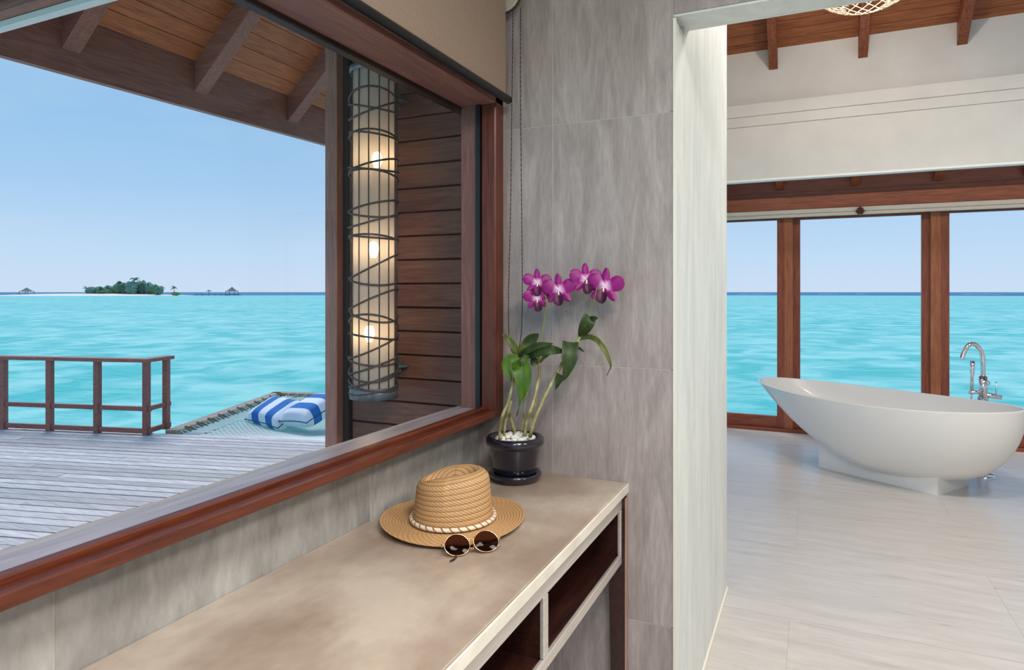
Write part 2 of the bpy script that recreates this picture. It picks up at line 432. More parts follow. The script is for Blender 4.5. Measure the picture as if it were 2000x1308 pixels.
mb = MB(); mb.box(FX0 - .03, FX0 + .001, WY0, YJB + .06, ZH - .012, ZH + .03, .003); obj('head_drip', mb, plain('dark_head_strip', srgb(40, 24, 22), .5), win)  # dark strip paints the shadow gap along the head
mb = MB(); mb.box(GX - .004, GX + .004, WY0, YJB + .01, ZS + .012, ZH + .01); obj('pane', mb, GLASS, win)
mb = MB(); mb.box(GX - .006, GX + .010, YJB - .006, YJB + .001, ZS + .03, ZH); obj('seal', mb, BLKPL, win)

# ------------------------------------------------------------------ TILED back wall with opening
wb = thing('wall_back', None, None, (XW, YT, 0), kind='structure'); wb['label'] = 'grey brown veined stone tiled wall beside the bathroom opening'
mb = MB(); mb.box(XW, XJ - .012, YT + .0008, YT + .16, 0, 4.2); obj('wall_core', mb, GROUT, wb)
SOF = 2.305; HB = 2.294
mb = MB(); mb.box(XJ - .012, 5.0, YT + .012, HB, SOF + .05, 4.2); obj('header_core', mb, PLAST, wb)
mb = MB(); mb.prism([(XJ - .012, YT + .004, SOF - .006), (XJ - .012, HB, SOF + .036), (XJ - .012, HB, SOF + .05), (XJ - .012, YT + .004, SOF + .05)], (5.4, 0, 0)); obj('header_soffit', mb, PLAST, wb)
zr = [-.386, .414, 1.21, 2.006, 2.802, 3.6]
for a, bz in zip(zr[:-1], zr[1:]):
    for x0, x1 in ((XW, -.793), (-.793, XJ - .004)):
        mb = MB(); mb.box(x0 + .001, x1 - .001, YT, YT + .012, max(a, 0) + .001, bz - .001, .0004); obj('tile', mb, TILE, wb)
for k in range(7):
    x0 = XJ - .004 + .8 * k
    for z0, z1 in ((SOF, 2.802), (2.802, 3.6)):
        mb = MB(); mb.box(x0 + .001, x0 + .799, YT, YT + .012, z0 + .001, z1 - .001, .0004); obj('tile', mb, TILE, wb)
wr = thing('wall_return', None, None, (XJ, YT, 0), kind='structure'); wr['label'] = 'white cement return wall of the bathroom opening'
mb = MB(); mb.box(XW + .02, XJ, YT + .161, YJ, 0, 4.4); mb.box(XJ - .011, XJ, YT + .006, YT + .161, 0, SOF - .012); obj('plaster_block', mb, PLAST, wr)
mb = MB(); mb.box(XJ - .006, XJ + .003, YT - .003, YT + .006, 0, SOF - .012); obj('trim_1', mb, CREAM, kind='structure', label='thin white corner bead on the edge of the tiled wall')
mb = MB(); mb.box(XJ, XJ + .008, YT + .01, YJ, .0005, .012); obj('baseboard_return', mb, CREAM, kind='structure', label='thin cream joint strip where white wall meets floor')

# vanity room ceiling and far walls (out of frame)
mb = MB(); mb.box(XW - .14, 5.0, -3.5, YT, 2.76, 2.86); obj('ceiling', mb, WHITE, kind='structure', label='white painted ceiling of the vanity room')
mb = MB(); mb.box(5.0, 5.14, -3.5, 7.6, 0, 5.6); obj('wall_right', mb, WHITE, kind='structure', label='white painted side wall')

# ------------------------------------------------------------------ BATHROOM shell
PIT = math.radians(39)
TAN = math.tan(PIT)
Y6, Z6 = 6.25, 3.60
def roof_z(y): return Z6 + TAN * (Y6 - y)
bc = thing('ceiling_bath', None, None, (2, Y6, Z6), kind='structure'); bc['label'] = 'sloping boarded timber ceiling with rafters over the bathroom'
BW = .085; dy = BW * math.cos(PIT); dz = BW * math.sin(PIT)
nrm = Vector((0, math.sin(PIT), math.cos(PIT)))
first = None
for k in range(-17, 24):
    y1 = Y6 - k * dy; z1 = roof_z(y1); y0 = y1 - dy * .955; z0 = roof_z(y0)
    if first is None:
        mb = MB(); mb.prism([(-1.1, y1, z1), (-1.1, y0, z0), Vector((-1.1, y0, z0)) + nrm * .02, Vector((-1.1, y1, z1)) + nrm * .02], (6.1, 0, 0))
        first = obj('ceiling_board', mb, BATHB, bc); base = (y1, z1); b0 = ORG[first.name].copy()
    else:
        copy_piece(first, bc, b0 + Vector((0, y1 - base[0], z1 - base[1])))
yy = Y6 - 24 * dy
mb = MB(); mb.prism([(-1.1, YB + .1, roof_z(YB + .1) + .026), (-1.1, 2.1, roof_z(2.1) + .026), (-1.1, 2.1, roof_z(2.1) + .12), (-1.1, YB + .1, roof_z(YB + .1) + .12)], (6.1, 0, 0)); obj('roof_deck', mb, BATHR, bc)
first = None
for k, x in enumerate([-.33 + .698 * i for i in range(-1, 8)]):
    y1, y0 = YB - .08, 2.4
    if first is None:
        d = .185; mb = MB(); mb.prism([(x - .035, y1, roof_z(y1)), (x - .035, y0, roof_z(y0)), (x - .035, y0, roof_z(y0) - d), (x - .035, y1, roof_z(y1) - d)], (.07, 0, 0))
        first = obj('rafter', mb, BATHR, bc); b0 = ORG[first.name].copy(); xb = x
    else: copy_piece(first, bc, b0 + Vector((x - xb, 0, 0)))
# white bulkhead in front of the glazing
bk = thing('wall_bulkhead', None, None, (2, 6.1, 2.4), kind='structure'); bk['label'] = 'white stepped bulkhead beam across the bathroom'
mb = MB(); mb.box(-1.1, 5, Y6, Y6 + .08, 2.9, 3.66); obj('upper_panel', mb, WHITE, bk)
mb = MB(); mb.box(-1.1, 5, 6.115, Y6 - .0005, 2.99, 3.10, .004); obj('moulding', mb, WHITE, bk)
mb = MB(); mb.box(-1.1, 5, 6.122, Y6 - .0005, 2.902, 2.989, .004); obj('moulding', mb, WHITE, bk)
mb = MB(); mb.box(-1.1, 5, 6.13, 6.185, 2.438, 2.901, .003); obj('lower_panel', mb, WHITE, bk)
mb = MB(); mb.box(-1.1, 5, 6.115, 6.20, 2.418, 2.4375, .002); obj('bottom_edge', mb, plain('bright_white_edge', srgb(250, 248, 244), .4), bk)  # brighter white stands in for light on the panel underside
# timber head over the glazing
hd = thing('wall_head', None, None, (2, YB, 2.3), kind='structure'); hd['label'] = 'reddish timber head beam above the bathroom glazing'
mb = MB(); mb.box(-1.1, 5, YB - .06, YB + .03, 2.44, 2.75); obj('recess_board', mb, HEADW, hd)
mb = MB(); mb.box(-1.1, 5, YB - .09, YB - .061, 2.42, 2.475, .003); obj('dark_batten', mb, HEADW, hd)
mb = MB(); mb.box(-1.1, 5, YB - .16, YB + .05, 2.29, 2.42, .005); obj('head_beam', mb, DOORW['x'], hd)
# glazing: sliding doors
xs = [(-1.10, -.357), (-.136, .942), (1.163, 2.241), (2.462, 3.54), (3.761, 4.98)]
STW = .072
for i, (a, bx) in enumerate(xs):
    wn_ = thing('window_%d' % (i + 2), None, None, ((a + bx) / 2, YB, 0), kind='structure')
    wn_['label'] = 'sliding glass door with reddish brown frame, number %d counted from the return wall' % (i + 1)
    wn_['label'] = ['floor length glass door partly hidden by the white return wall', 'floor length glass door between the two timber posts behind the bathtub', 'floor length glass door behind the chrome bath filler', 'glass door further right beyond the bath filler', 'last glass door by the white side wall'][i]
    yq = YB + (.03 if i % 2 else -.02)
    x0, x1 = a - STW, bx + STW
    for sx in (x0, bx):
        mb = MB(); mb.box(sx, sx + STW, yq - .025, yq + .025, .03, 2.30, .004); obj('stile', mb, DOORW['z'], wn_)
    mb = MB(); mb.box(a, bx, yq - .025, yq + .025, .03, .15, .004); obj('bottom_rail', mb, DOORW['x'], wn_)
    mb = MB(); mb.box(a, bx, yq - .025, yq + .025, 2.20, 2.30, .004); obj('top_rail', mb, DOORW['x'], wn_)
    mb = MB(); mb.box(a, bx, yq - .004, yq + .004, .15, 2.20); obj('pane', mb, GLASS, wn_)
for i, xc in enumerate((-.2465, 1.0525, 2.3515, 3.65)):
    mb = MB(); mb.box(xc - .042, xc + .042, YB - .05, YB + .06, .0, 2.30, .004)
    obj('trim_%d' % (i + 2), mb, TRIMW, kind='structure', label=['timber post between the glass doors behind the left end of the bathtub', 'timber post between the glass doors beside the chrome bath filler', 'third timber post of the glazing', 'fourth timber post of the glazing'][i])
mb = MB(); mb.box(-1.1, 5, YB - .10, YB + .09, -.01, .03, .004); obj('trim_6', mb, DOORW['x'], kind='structure', label='reddish timber threshold under the bathroom glass doors')
tr = thing('curtain_track', 'slim white curtain track under the timber head beam', 'curtain track', (2, YB - .13, 2.22))
mb = MB(); mb.box(-1.05, 4.95, YB - .155, YB - .10, 2.245, 2.289, .004); obj('rail', mb, WHITE, tr)
mb = MB(); mb.box(-1.05, 4.95, YB - .165, YB - .12, 2.212, 2.243, .006); obj('batten', mb, WHITE, tr)
# small carved hook
p = atY(1680, 412, YB - .185)
hk = thing('ceiling_hook', 'small brown rosette knob hanging under the timber head beam', 'hook', (p.x, p.y, p.z - .04))
mb = MB(); mb.tube([(p.x, p.y, p.z + .02), (p.x, p.y, 2.292)], .008, 8); obj('stem', mb, HEADW, hk)
for k in range(6):
    a = k * PI / 3; mb = MB(); mb.ball((p.x + .024 * math.cos(a), p.y - .004, p.z + .022 * math.sin(a)), .016, .014, .016, 8, 6); obj('petal', mb, HEADW, hk)
mb = MB(); mb.ball((p.x, p.y - .012, p.z), .014, n=8, m=6); obj('boss', mb, HEADW, hk)
# left side of bathroom: glazed façade (out of sight, admits daylight)
lw = thing('wall_bath_left', None, None, (-1.1, 5.4, 0), kind='structure'); lw['label'] = 'glazed side wall of the bathroom'
mb = MB(); mb.box(-1.2, -1.08, YJ, YB, 2.5, 3.0); obj('side_head', mb, WHITE, lw)
mb = MB(); mb.prism([(-1.2, 2.25, 3.0), (-1.2, YB, 3.0), (-1.2, YB, roof_z(YB)), (-1.2, 2.25, roof_z(2.25))], (.09, 0, 0)); obj('gable', mb, WHITE, lw)
for yq in (3.5, 4.8, 6.1, 7.36):
    mb = MB(); mb.box(-1.19, -1.10, yq - .05, yq + .05, 0, 2.5); obj('post', mb, DOORW['z'], lw)
mb = MB(); mb.box(-1.15, -1.142, 3.5, 7.36, 0, 2.5); obj('pane', mb, GLASS, lw)

# ------------------------------------------------------------------ FILL LAMP bodies, added and unseen
def fill_lamp(x, y, z, wt, r, lab, i):
    t = thing('downlight', lab, 'downlight', (x, y, z))
    mb = MB(); mb.lathe([(.05, 0), (.085, 0), (.085, .012), (.05, .012)], (x, y, z), 24, close=True); obj('ring', mb, WHITE, t)
    mb = MB(); mb.lathe([(.0005, .010), (.05, .010)], (x, y, z), 24); obj('diffuser', mb, DIFF, t)
    ld = bpy.data.lights.new('downlight_lamp', 'AREA'); ld.shape = 'DISK'; ld.size = r * 2; ld.energy = wt; ld.color = (1, .965, .92)
    lo = bpy.data.objects.new('downlight_lamp', ld); COL.objects.link(lo); lo.location = (x, y, z - .02)
for i, a in enumerate(FILL_LAMPS): fill_lamp(*a, ['round ceiling downlight above the console', 'round ceiling downlight before the opening', 'round ceiling downlight behind the viewer near the window', 'round ceiling downlight behind the viewer in the room'][i], i)
for i, a in enumerate(BATH_FILLS):  # unseen lamps added to fill the bathroom with light
    x, y, z, wt, r = a
    ld = bpy.data.lights.new('bath_lamp', 'AREA'); ld.shape = 'DISK'; ld.size = r * 2; ld.energy = wt; ld.color = (1, .94, .86)
    lo = bpy.data.objects.new('bath_lamp', ld); COL.objects.link(lo); lo.location = (x, y, z)
    t = thing('ceiling_spot', ['cylinder lamp hung over the bathroom entry', 'cylinder lamp hung further inside the bathroom'][i], 'lamp', (x, y, z + .02))
    mb = MB(); mb.lathe([(.0005, .16), (.06, .16), (.06, .02), (.0005, .02)], (x, y, z), 20); obj('body', mb, WHITE, t)
    mb = MB(); mb.tube([(x, y, z + .16), (x, y, roof_z(y))], .008, 8); obj('rod', mb, WHITE, t)

# unseen strip lamp added behind the bulkhead to brighten the timber head
cv = thing('cove_light', 'warm linear cove light hidden behind the white bulkhead', 'cove light', (1.9, 6.22, 2.62))
mb = MB(); mb.box(-.9, 4.8, 6.19, 6.23, 2.60, 2.64, .003); obj('channel', mb, WHITE, cv)
ld = bpy.data.lights.new('cove_lamp', 'AREA'); ld.shape = 'RECTANGLE'; ld.size = 5.6; ld.size_y = .04; ld.energy = STRIP_FILL_W; ld.color = (1, .82, .62)
lo = bpy.data.objects.new('cove_lamp', ld); COL.objects.link(lo); lo.location = (1.95, 6.24, 2.62); lo.rotation_euler = Vector((0, 1, -.12)).to_track_quat('-Z', 'Y').to_euler()

# ------------------------------------------------------------------ TERRACE: fin wall with siding, post, roof
YF = 2.30
fin = thing('wall_terrace', None, None, (-1.55, YF, -.2), kind='structure'); fin['label'] = 'brown horizontal board siding of the terrace side wall'
mb = MB(); mb.box(-1.822, FX0 - .002, YF + .016, YF + .1, -.2, 4.0); obj('wall_core', mb, plain('dark_gap', srgb(30, 18, 16), .8), fin)
first = None; BH = .0985
for k in range(42):
    z = -.19 + BH * k
    if first is None:
        mb = MB(); mb.box(-1.820, FX0 - .002, YF, YF + .015, z + .003, z + BH - .003, .003); first = obj('siding_board', mb, SIDE, fin); b0 = ORG[first.name].copy()
    else: copy_piece(first, fin, b0 + Vector((0, 0, BH * k)))
pa = atY(634, 500, YF - .06); pb = atY(657, 500, YF - .06)
post = thing('veranda_post', 'brown timber corner post at the end of the board siding', 'post', ((pa.x + pb.x) / 2, YF, -.2))
mb = MB(); mb.box(pa.x, pb.x, YF - .06, YF + .12, -.2, 3.9, .004); obj('shaft', mb, EAVE['z'], post)
mb = MB(); mb.box(pb.x, pb.x + .03, YF - .02, YF + .1, -.2, 3.9, .003); obj('shadow_batten', mb, plain('dark_batten', srgb(34, 26, 28), .5), post)  # dark strip along the inner side of the post

XE, ZE, TP = -3.4, 2.60, .90
rf = thing('roof_terrace', None, None, (XE, 3, ZE), kind='structure'); rf['label'] = 'dark timber eave with rafters and boarded soffit over the terrace'
RY0, RY1 = -1.5, 7.5
def rz(x): return ZE + .23 + TP * (x - XE)
# eave fascia turns a touch from the wall line
fa, fb = atX(0, 107, XE), atX(632, 281, XE)
dirE = (fb - fa).normalized(); dirE.z = 0
sl = (fb.z - fa.z) / (fb.y - fa.y)
p0 = Vector((XE, RY0, fa.z + (RY0 - fa.y) * sl)); p1 = Vector((XE, RY1, fa.z + (RY1 - fa.y) * sl))
mb = MB(); mb.prism([p0, p1, p1 + Vector((0, 0, .36)), p0 + Vector((0, 0, .36))], (-.045, 0, 0)); obj('fascia', mb, EAVE['y'], rf)
ang = math.atan(TP); bwid = .105; dxb = bwid * math.cos(ang)
nr = Vector((-math.sin(ang), 0, math.cos(ang)))
first = None
for k in range(30):
    x0 = XE + .012 + k * dxb; x1 = x0 + dxb * .965
    if x1 > XW - .16: break
    if first is None:
        q0 = Vector((x0, RY0, rz(x0))); q1 = Vector((x1, RY0, rz(x1)))
        mb = MB(); mb.prism([q0, q1, q1 + nr * .02, q0 + nr * .02], (0, RY1 - RY0, 0)); first = obj('roof_board', mb, ROOFB, rf); b0 = ORG[first.name].copy(); xb = x0
    else: copy_piece(first, rf, b0 + Vector((x0 - xb, 0, rz(x0) - rz(xb))))
mb = MB(); q0 = Vector((XE, RY0, rz(XE) + .03)); q1 = Vector((XW - .14, RY0, rz(XW - .14) + .03)); mb.prism([q0, q1, q1 + nr * .1, q0 + nr * .1], (0, RY1 - RY0, 0)); obj('roof_deck', mb, EXT['y'], rf)
first = None
for k in range(-4, 7):
    y = 2.08 + .77 * k
    x0, x1, dd = XE + .002, XW - .16, .17
    if first is None:
        mb = MB(); mb.prism([(x0, y - .045, rz(x0)), (x1, y - .045, rz(x1)), (x1, y - .045, rz(x1) - dd), (x0, y - .045, rz(x0) - dd)], (0, .09, 0)); first = obj('rafter', mb, EAVE['x'], rf); b0 = ORG[first.name].copy(); yb = y
    else: copy_piece(first, rf, b0 + Vector((0, y - yb, 0)))
# crosswise beam with white strip near the viewer
ca, cb = atY(0, 55, 1.56), atY(230, -1, 1.56)
cz = (ca.z + cb.z) / 2
cbm = thing('tie_beam', 'brown crosswise beam with a thin white strip under the terrace roof', 'beam', (-2.3, 1.56, cz))
mb = MB(); mb.box(XE + .02, XW - .16, 1.545, 1.58, cz, cz + .028, .002); obj('white_strip', mb, plain('white_metal_strip', srgb(255, 250, 246), .35), cbm)
mb = MB(); mb.box(XE + .02, XW - .16, 1.50, 1.60, cz + .029, cz + .11, .004); obj('beam', mb, EAVE['x'], cbm)
mb = MB(); mb.tube([(XE + .03, 1.47, cz + .10), (XW - .17, 1.47, cz + .10)], .035, 14); obj('blind_roll', mb, plain('mauve_canvas', srgb(168, 148, 146), .8), cbm)

# ------------------------------------------------------------------ DECK
DZ = -.2
AD = math.radians(14.5)
DC = Vector((-7.02, 5.17, 0)); U = Vector((math.cos(AD), math.sin(AD), 0)); V = Vector((-math.sin(AD), math.cos(AD), 0))
def dk(u, v, z): return DC + U * u + V * v + Vector((0, 0, z))
dko = thing('deck_floor', None, None, (-6, 3, DZ), kind='structure'); dko['label'] = 'weathered grey timber terrace deck with angled planks'
XB = -4.72
PW = .118
def uend(v): return (XB - DC.x + v * math.sin(AD)) / math.cos(AD)
DECKU = bpy.data.materials['weathered_deck_wood']
for k in range(44):
    v1 = .06 - PW * k; v0 = v1 - PW + .015
    e1, e0 = uend(v1) - .004, uend(v0) - .004
    cuts = [-5.5]
    cuts.append(random.uniform(-3.2, 1.4)); 
    mid = cuts[1]
    for a0, a1, b0_, b1_ in ((-5.5, -5.5, mid - .003, mid - .003), (mid + .003, mid + .003, e0, e1)):
        zz = DZ + random.uniform(-.003, .002)
        mb = MB(); mb.prism([dk(a0, v0, zz - .03), dk(b0_, v0, zz - .03), dk(b1_, v1, zz - .03), dk(a1, v1, zz - .03)], (0, 0, .03)); obj('plank', mb, DECKM, dko)
DECKY = wood('weathered_border_wood', srgb(172, 164, 164), srgb(214, 206, 204), 'y', .65, .12, 2.2, .2)
for k in range(25):
    x0 = XB + .004 + .14 * k; x1 = x0 + .134
    if x1 > -1.22: break
    ye = lambda x: DC.y + (x - DC.x) * math.tan(AD) + .06
    mb = MB(); mb.prism([(x0, -1.5, DZ - .03), (x1, -1.5, DZ - .03), (x1, ye(x1), DZ - .03), (x0, ye(x0), DZ - .03)], (0, 0, .03)); obj('border_plank', mb, DECKY, dko)
mb = MB(); mb.prism([dk(-5.4, -.1, DZ - .25), dk(5.2, -.1, DZ - .25), dk(5.2, .04, DZ - .25), dk(-5.4, .04, DZ - .25)], (0, 0, .215)); obj('edge_joist', mb, EXT['x'], dko)
for uu in (-4, -2, 0, 2, 4):
    mb = MB(); q = dk(uu, -.3, 0); mb.tube([(q.x, q.y, SEA_Z - .5), (q.x, q.y, DZ - .04)], .12, 10); obj('pile', mb, NETW, dko)

# railing
rg = thing('deck_railing', 'brown timber railing at the far edge of the deck', 'railing', tuple(dk(-2, -.03, DZ)))
RT = .86
def rpost(u, v, w=.062):
    mb = MB(); mb.bar(dk(u, v, DZ), dk(u, v, DZ + RT - .02), w, w, U); obj('post', mb, RAILM, rg)
pu = [0]
for px in (190, 97, 2):
    q = atZ(px, 845, DZ) - DC; pu.append(q.dot(U))
step = (pu[2] - pu[0]) / 2 * 1.085
for k in range(0, 6): rpost(step * k, -.03)
VR = .36
rpost(.0, VR - .06)
def rrail(z, h, w, name):
    mb = MB(); mb.bar(dk(-5.3, -.03, z), dk(.06, -.03, z), w, h); obj(name, mb, RAILM, rg)
    mb = MB(); mb.bar(dk(.0, -.03 + w / 2 + .001, z), dk(.0, VR, z), w, h); obj(name, mb, RAILM, rg)
rrail(DZ + RT, .04, .13, 'top_rail'); rrail(DZ + .30, .05, .04, 'mid_rail'); rrail(DZ + .045, .055, .04, 'bottom_rail')

# ------------------------------------------------------------------ OVERWATER NET
hm = thing('hammock_net', 'white rope lounging net in a grey timber frame over the water', 'hammock', tuple(dk(1.6, 1.5, DZ)))
UL, UR, VN, VF = .02, 3.6, .08, 2.88
ZT = -.16
mb = MB(); mb.bar(dk(UL + .22, VN, ZT - .09), dk(UL - .10, VF + .1, ZT - .09), .15, .18); obj('side_beam', mb, NETW, hm)
mb = MB(); mb.bar(dk(UL - .18, VF + .1, ZT - .09), dk(UR, VF + .1, ZT - .09), .15, .18); obj('end_beam', mb, NETW, hm)
mb = MB(); mb.bar(dk(UR + .02, VN, ZT - .09), dk(UR + .02, VF + .1, ZT - .09), .15, .18); obj('side_beam', mb, NETW, hm)
ROPE = plain('white_rope', srgb(226, 232, 228), .8)
def ledge(v): return UL + .34 - .32 * (v - VN) / (VF - VN)
def nz(u, v):
    a = (u - ledge(v)) / (UR - .1 - ledge(v)); c = (v - VN) / (VF - VN)
    return ZT - .05 - .16 * max(0, math.sin(PI * min(max(a, 0), 1))) * max(0, math.sin(PI * min(max(c, 0), 1)))
mb = MB(); s_ = .075
tot = UR - UL + VF - VN
for sgn in (1, -1):
    k = -tot
    while k < tot * 1.2:
        pts = []
        for i in range(15):
            v = VN + (VF - VN) * i / 14
            u = k + sgn * v * .9
            if ledge(v) + .10 <= u <= UR - .1: pts.append(dk(u, v, nz(u, v)))
        if len(pts) > 1: mb.tube(pts, .0065, 3, cap=False)
        k += s_
o = obj('rope_mesh', mb, ROPE, hm, kind='stuff')
for i in range(6):                                    # straight ropes parallel to the side beam
    mb = MB(); mb.tube([dk(ledge(v) + .03 + i * .035, v, nz(ledge(v) + .03 + i * .035, v) + .004) for v in [VN + (VF - VN) * j / 16 for j in range(17)]], .009, 5); obj('edge_rope', mb, ROPE, hm)
BROPE = plain('dark_lacing', srgb(70, 58, 50), .8)
for i in range(22):                                   # lacing loops
    v = VN + .06 + (VF - VN - .1) * i / 21
    q = lambda du, dv, z: dk(ledge(v) + du, v + dv, ZT + z)
    mb = MB(); mb.tube(spline([q(.06, -.05, -.045), q(-.02, -.02, -.01), q(-.07, 0, .012), q(-.02, .03, -.01), q(.06, .05, -.045)], 10), .0045, 4); obj('lacing_loop', mb, BROPE if i % 2 else ROPE, hm)
for i in range(24):
    u = UL + .1 + (UR - UL - .2) * i / 23
    mb = MB(); mb.tube([dk(u, VF - .02, ZT - .05), dk(u + .03, VF + .05, ZT + .005), dk(u + .06, VF - .02, ZT - .05)], .007, 4); obj('lacing_loop', mb, ROPE, hm)

# pillows
def pillow_mat():
    m, nt, b = new_mat('striped_pillow_cloth'); N = nt.nodes; L = nt.links
    tc = N.new('ShaderNodeTexCoord'); sp = N.new('ShaderNodeSeparateXYZ'); L.new(tc.outputs['Object'], sp.inputs[0])
    mu = N.new('ShaderNodeMath'); mu.operation = 'MULTIPLY_ADD'; mu.inputs[1].default_value = 1 / .285; mu.inputs[2].default_value = 10.25
    L.new(sp.outputs['X'], mu.inputs[0])
    fr = N.new('ShaderNodeMath'); fr.operation = 'FRACT'; L.new(mu.outputs[0], fr.inputs[0])
    gt = N.new('ShaderNodeMath'); gt.operation = 'GREATER_THAN'; gt.inputs[1].default_value = .5; L.new(fr.outputs[0], gt.inputs[0])
    mx = N.new('ShaderNodeMix'); mx.data_type = 'RGBA'; L.new(gt.outputs[0], mx.inputs[0])
    mx.inputs[6].default_value = srgb(240, 243, 250); mx.inputs[7].default_value = srgb(0, 110, 188)
    L.new(mx.outputs[2], b.inputs['Base Color']); b.inputs['Roughness'].default_value = .8
    return m
PILM = pillow_mat(); PIPE = plain('blue_piping', srgb(20, 74, 140), .7)
def pillow(c, rz_, tilt, pitch, lab, L_=.70, Wd=.52, T=.27):
    R_ = Matrix.Rotation(rz_, 3, 'Z') @ Matrix.Rotation(pitch, 3, 'Y') @ Matrix.Rotation(tilt, 3, 'X')
    t = thing('pillow', lab, 'pillow', c, 'striped pillows on the rope net')
    t.rotation_euler = R_.to_euler()
    def sh(u, v, s):
        x = (u - .5) * 2; y = (v - .5) * 2
        k = (1 - x ** 4) * (1 - y ** 4)
        pin = 1 - .10 * (1 - x * x) * (abs(y) ** 3); pin2 = 1 - .08 * (1 - y * y) * (abs(x) ** 3)
        return Vector((x * L_ / 2 * pin2, y * Wd / 2 * pin, s * T / 2 * max(k, 0) ** .42))
    mb = MB(); mb.grid(lambda u, v: sh(u, v, 1), 21, 17); mb.grid(lambda u, v: sh(1 - u, v, -1), 21, 17)
    ORG[t.name] = Vector((0, 0, 0)); obj('cover', mb, PILM, t, origin=(0, 0, 0))
    e = [sh(i / 20, 0, 0) for i in range(20)] + [sh(1, i / 16, 0) for i in range(16)] + [sh(1 - i / 20, 1, 0) for i in range(20)] + [sh(0, 1 - i / 16, 0) for i in range(16)]
    mb = MB(); mb.tube(e, .007, 5, closed=True); obj('piping', mb, PIPE, t, origin=(0, 0, 0))
q = atZ(541, 806, -.135); pillow(tuple(q), math.radians(-10), math.radians(24), 0.05, 'blue and white striped pillow lying nearer the net edge')
q = atZ(611, 800, -.06); pillow(tuple(q), math.radians(84), math.radians(-4), math.radians(-17), 'blue and white striped pillow leaning beside the brown post')

# ------------------------------------------------------------------ ISLAND on the horizon
DI = 700.0
def isl(px, up=0, dd=0):
    q = atD(px, 570, DI + dd); return Vector((q.x, q.y, SEA_Z + up))
RGT = Vector((CY, SY, 0)); FWD = Vector((-SY, CY, 0))
ISL = textured('coral_sand', [(.3, srgb(236, 222, 206)), (.7, srgb(250, 242, 230))], (.05, .05, .05), 3, 4, .9, 0)
c = isl(170)
mb = MB()
def sandf(u, v):
    a = 2 * PI * u; r = v
    wd = 112 * (1 + .08 * math.sin(3 * a)); dp = 60
    if math.cos(a) < 0: wd *= 1.0
    return c + RGT * (r * wd * math.cos(a)) + FWD * (r * dp * math.sin(a)) + Vector((0, 0, 2.6 * (1 - r ** 2.2) - .3))
mb.grid(sandf, 48, 7, wrap=True)
obj('sand_island', mb, ISL, label='low white sand island with trees on the horizon', cat='island')
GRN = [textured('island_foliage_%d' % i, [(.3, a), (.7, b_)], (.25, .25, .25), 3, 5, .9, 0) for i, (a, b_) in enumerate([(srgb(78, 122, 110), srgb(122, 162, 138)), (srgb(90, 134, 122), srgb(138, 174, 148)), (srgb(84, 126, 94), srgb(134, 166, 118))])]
TRK = plain('island_trunk', srgb(120, 110, 100), .9)
def crown(c, rx, rz_, mtl, lab, grp):
    ph = [random.uniform(0, 6.28) for _ in range(6)]
    def bump(d): return 1 + .10 * math.sin(19 * d.x + ph[5]) * math.sin(17 * d.z + ph[3]) + .20 * math.sin(5 * d.x + ph[0]) * math.sin(4 * d.y + ph[1]) + .12 * math.sin(9 * d.z + ph[2] + 6 * d.x) + .08 * math.sin(13 * d.x + ph[3]) * math.sin(12 * d.z + ph[4])
    t = thing('island_tree', lab, 'tree', c, grp)
    mb = MB(); mb.ball(c + Vector((0, 0, rz_ * 1.0)), rx, rx, rz_, 28, 18, bump); obj('crown', mb, mtl, t)
    mb = MB(); mb.tube([c, c + Vector((0, 0, rz_ * .6))], .35, 6); obj('trunk', mb, TRK, t)
tr_ = [(178, 5.0, 3.4), (190, 5.5, 3.6), (201, 5.0, 3.2), (212, 5.5, 4.6), (222, 5.0, 4.2), (233, 5.5, 6.0), (244, 5.0, 5.2), (256, 5.5, 6.6), (268, 6.0, 6.2), (279, 5.0, 7.0), (291, 5.8, 6.0), (302, 5.2, 5.0), (311, 4.2, 4.0)]
nm = ['first', 'second', 'third', 'fourth', 'fifth', 'sixth', 'seventh', 'eighth', 'ninth', 'tenth', 'eleventh', 'twelfth', 'thirteenth']
for i, (px, rx, h) in enumerate(tr_):
    crown(isl(px, 1.6, random.uniform(-8, 14)), rx, h, GRN[i % 3], 'leafy island tree, %s from the left in the grove' % nm[i], 'leafy trees on the sand island')
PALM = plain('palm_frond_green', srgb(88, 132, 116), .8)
def palm(px, h, dd, lab, s=1.0):
    c = isl(px, 1.6, dd); t = thing('coconut_palm', lab, 'palm', c, 'palms on the sand island')
    lean = random.uniform(-.12, .12)
    top = c + Vector((0, 0, h)) + RGT * lean * h
    mb = MB(); mb.tube(spline([c, c + Vector((0, 0, h * .5)) + RGT * lean * h * .3, top], 6), [.4, .32, .3, .28, .26, .25], 6); obj('trunk', mb, TRK, t)
    for k in range(11):
        a = 2 * PI * k / 11 + random.uniform(-.2, .2); L_ = 4.6 * s * random.uniform(.85, 1.15); d = RGT * math.cos(a) + FWD * math.sin(a)
        rise = random.uniform(-.25, 1.1)
        mid = spline([top, top + d * L_ * .5 + Vector((0, 0, L_ * .28 * rise * 2)), top + d * L_ + Vector((0, 0, -L_ * .35 + rise * L_ * .5))], 6)
        sd = d.cross(Vector((0, 0, 1))); mb = MB()
        wds = [.2, .7, .95, .8, .5, .05]
        mb.grid(lambda u, v: mid[round(v * 5)] + sd * (u - .5) * 2 * wds[round(v * 5)] * s + Vector((0, 0, -abs(u - .5) * .9 * wds[round(v * 5)])), 3, 6)
        obj('frond', mb, PALM, t)
palm(170, 6.5, -6, 'coconut palm standing at the left end of the island grove'); palm(232, 11, 0, 'tall palm left of the tallest palm in the grove'); palm(247, 11, 5, 'palm just left of the tallest palm in the grove')
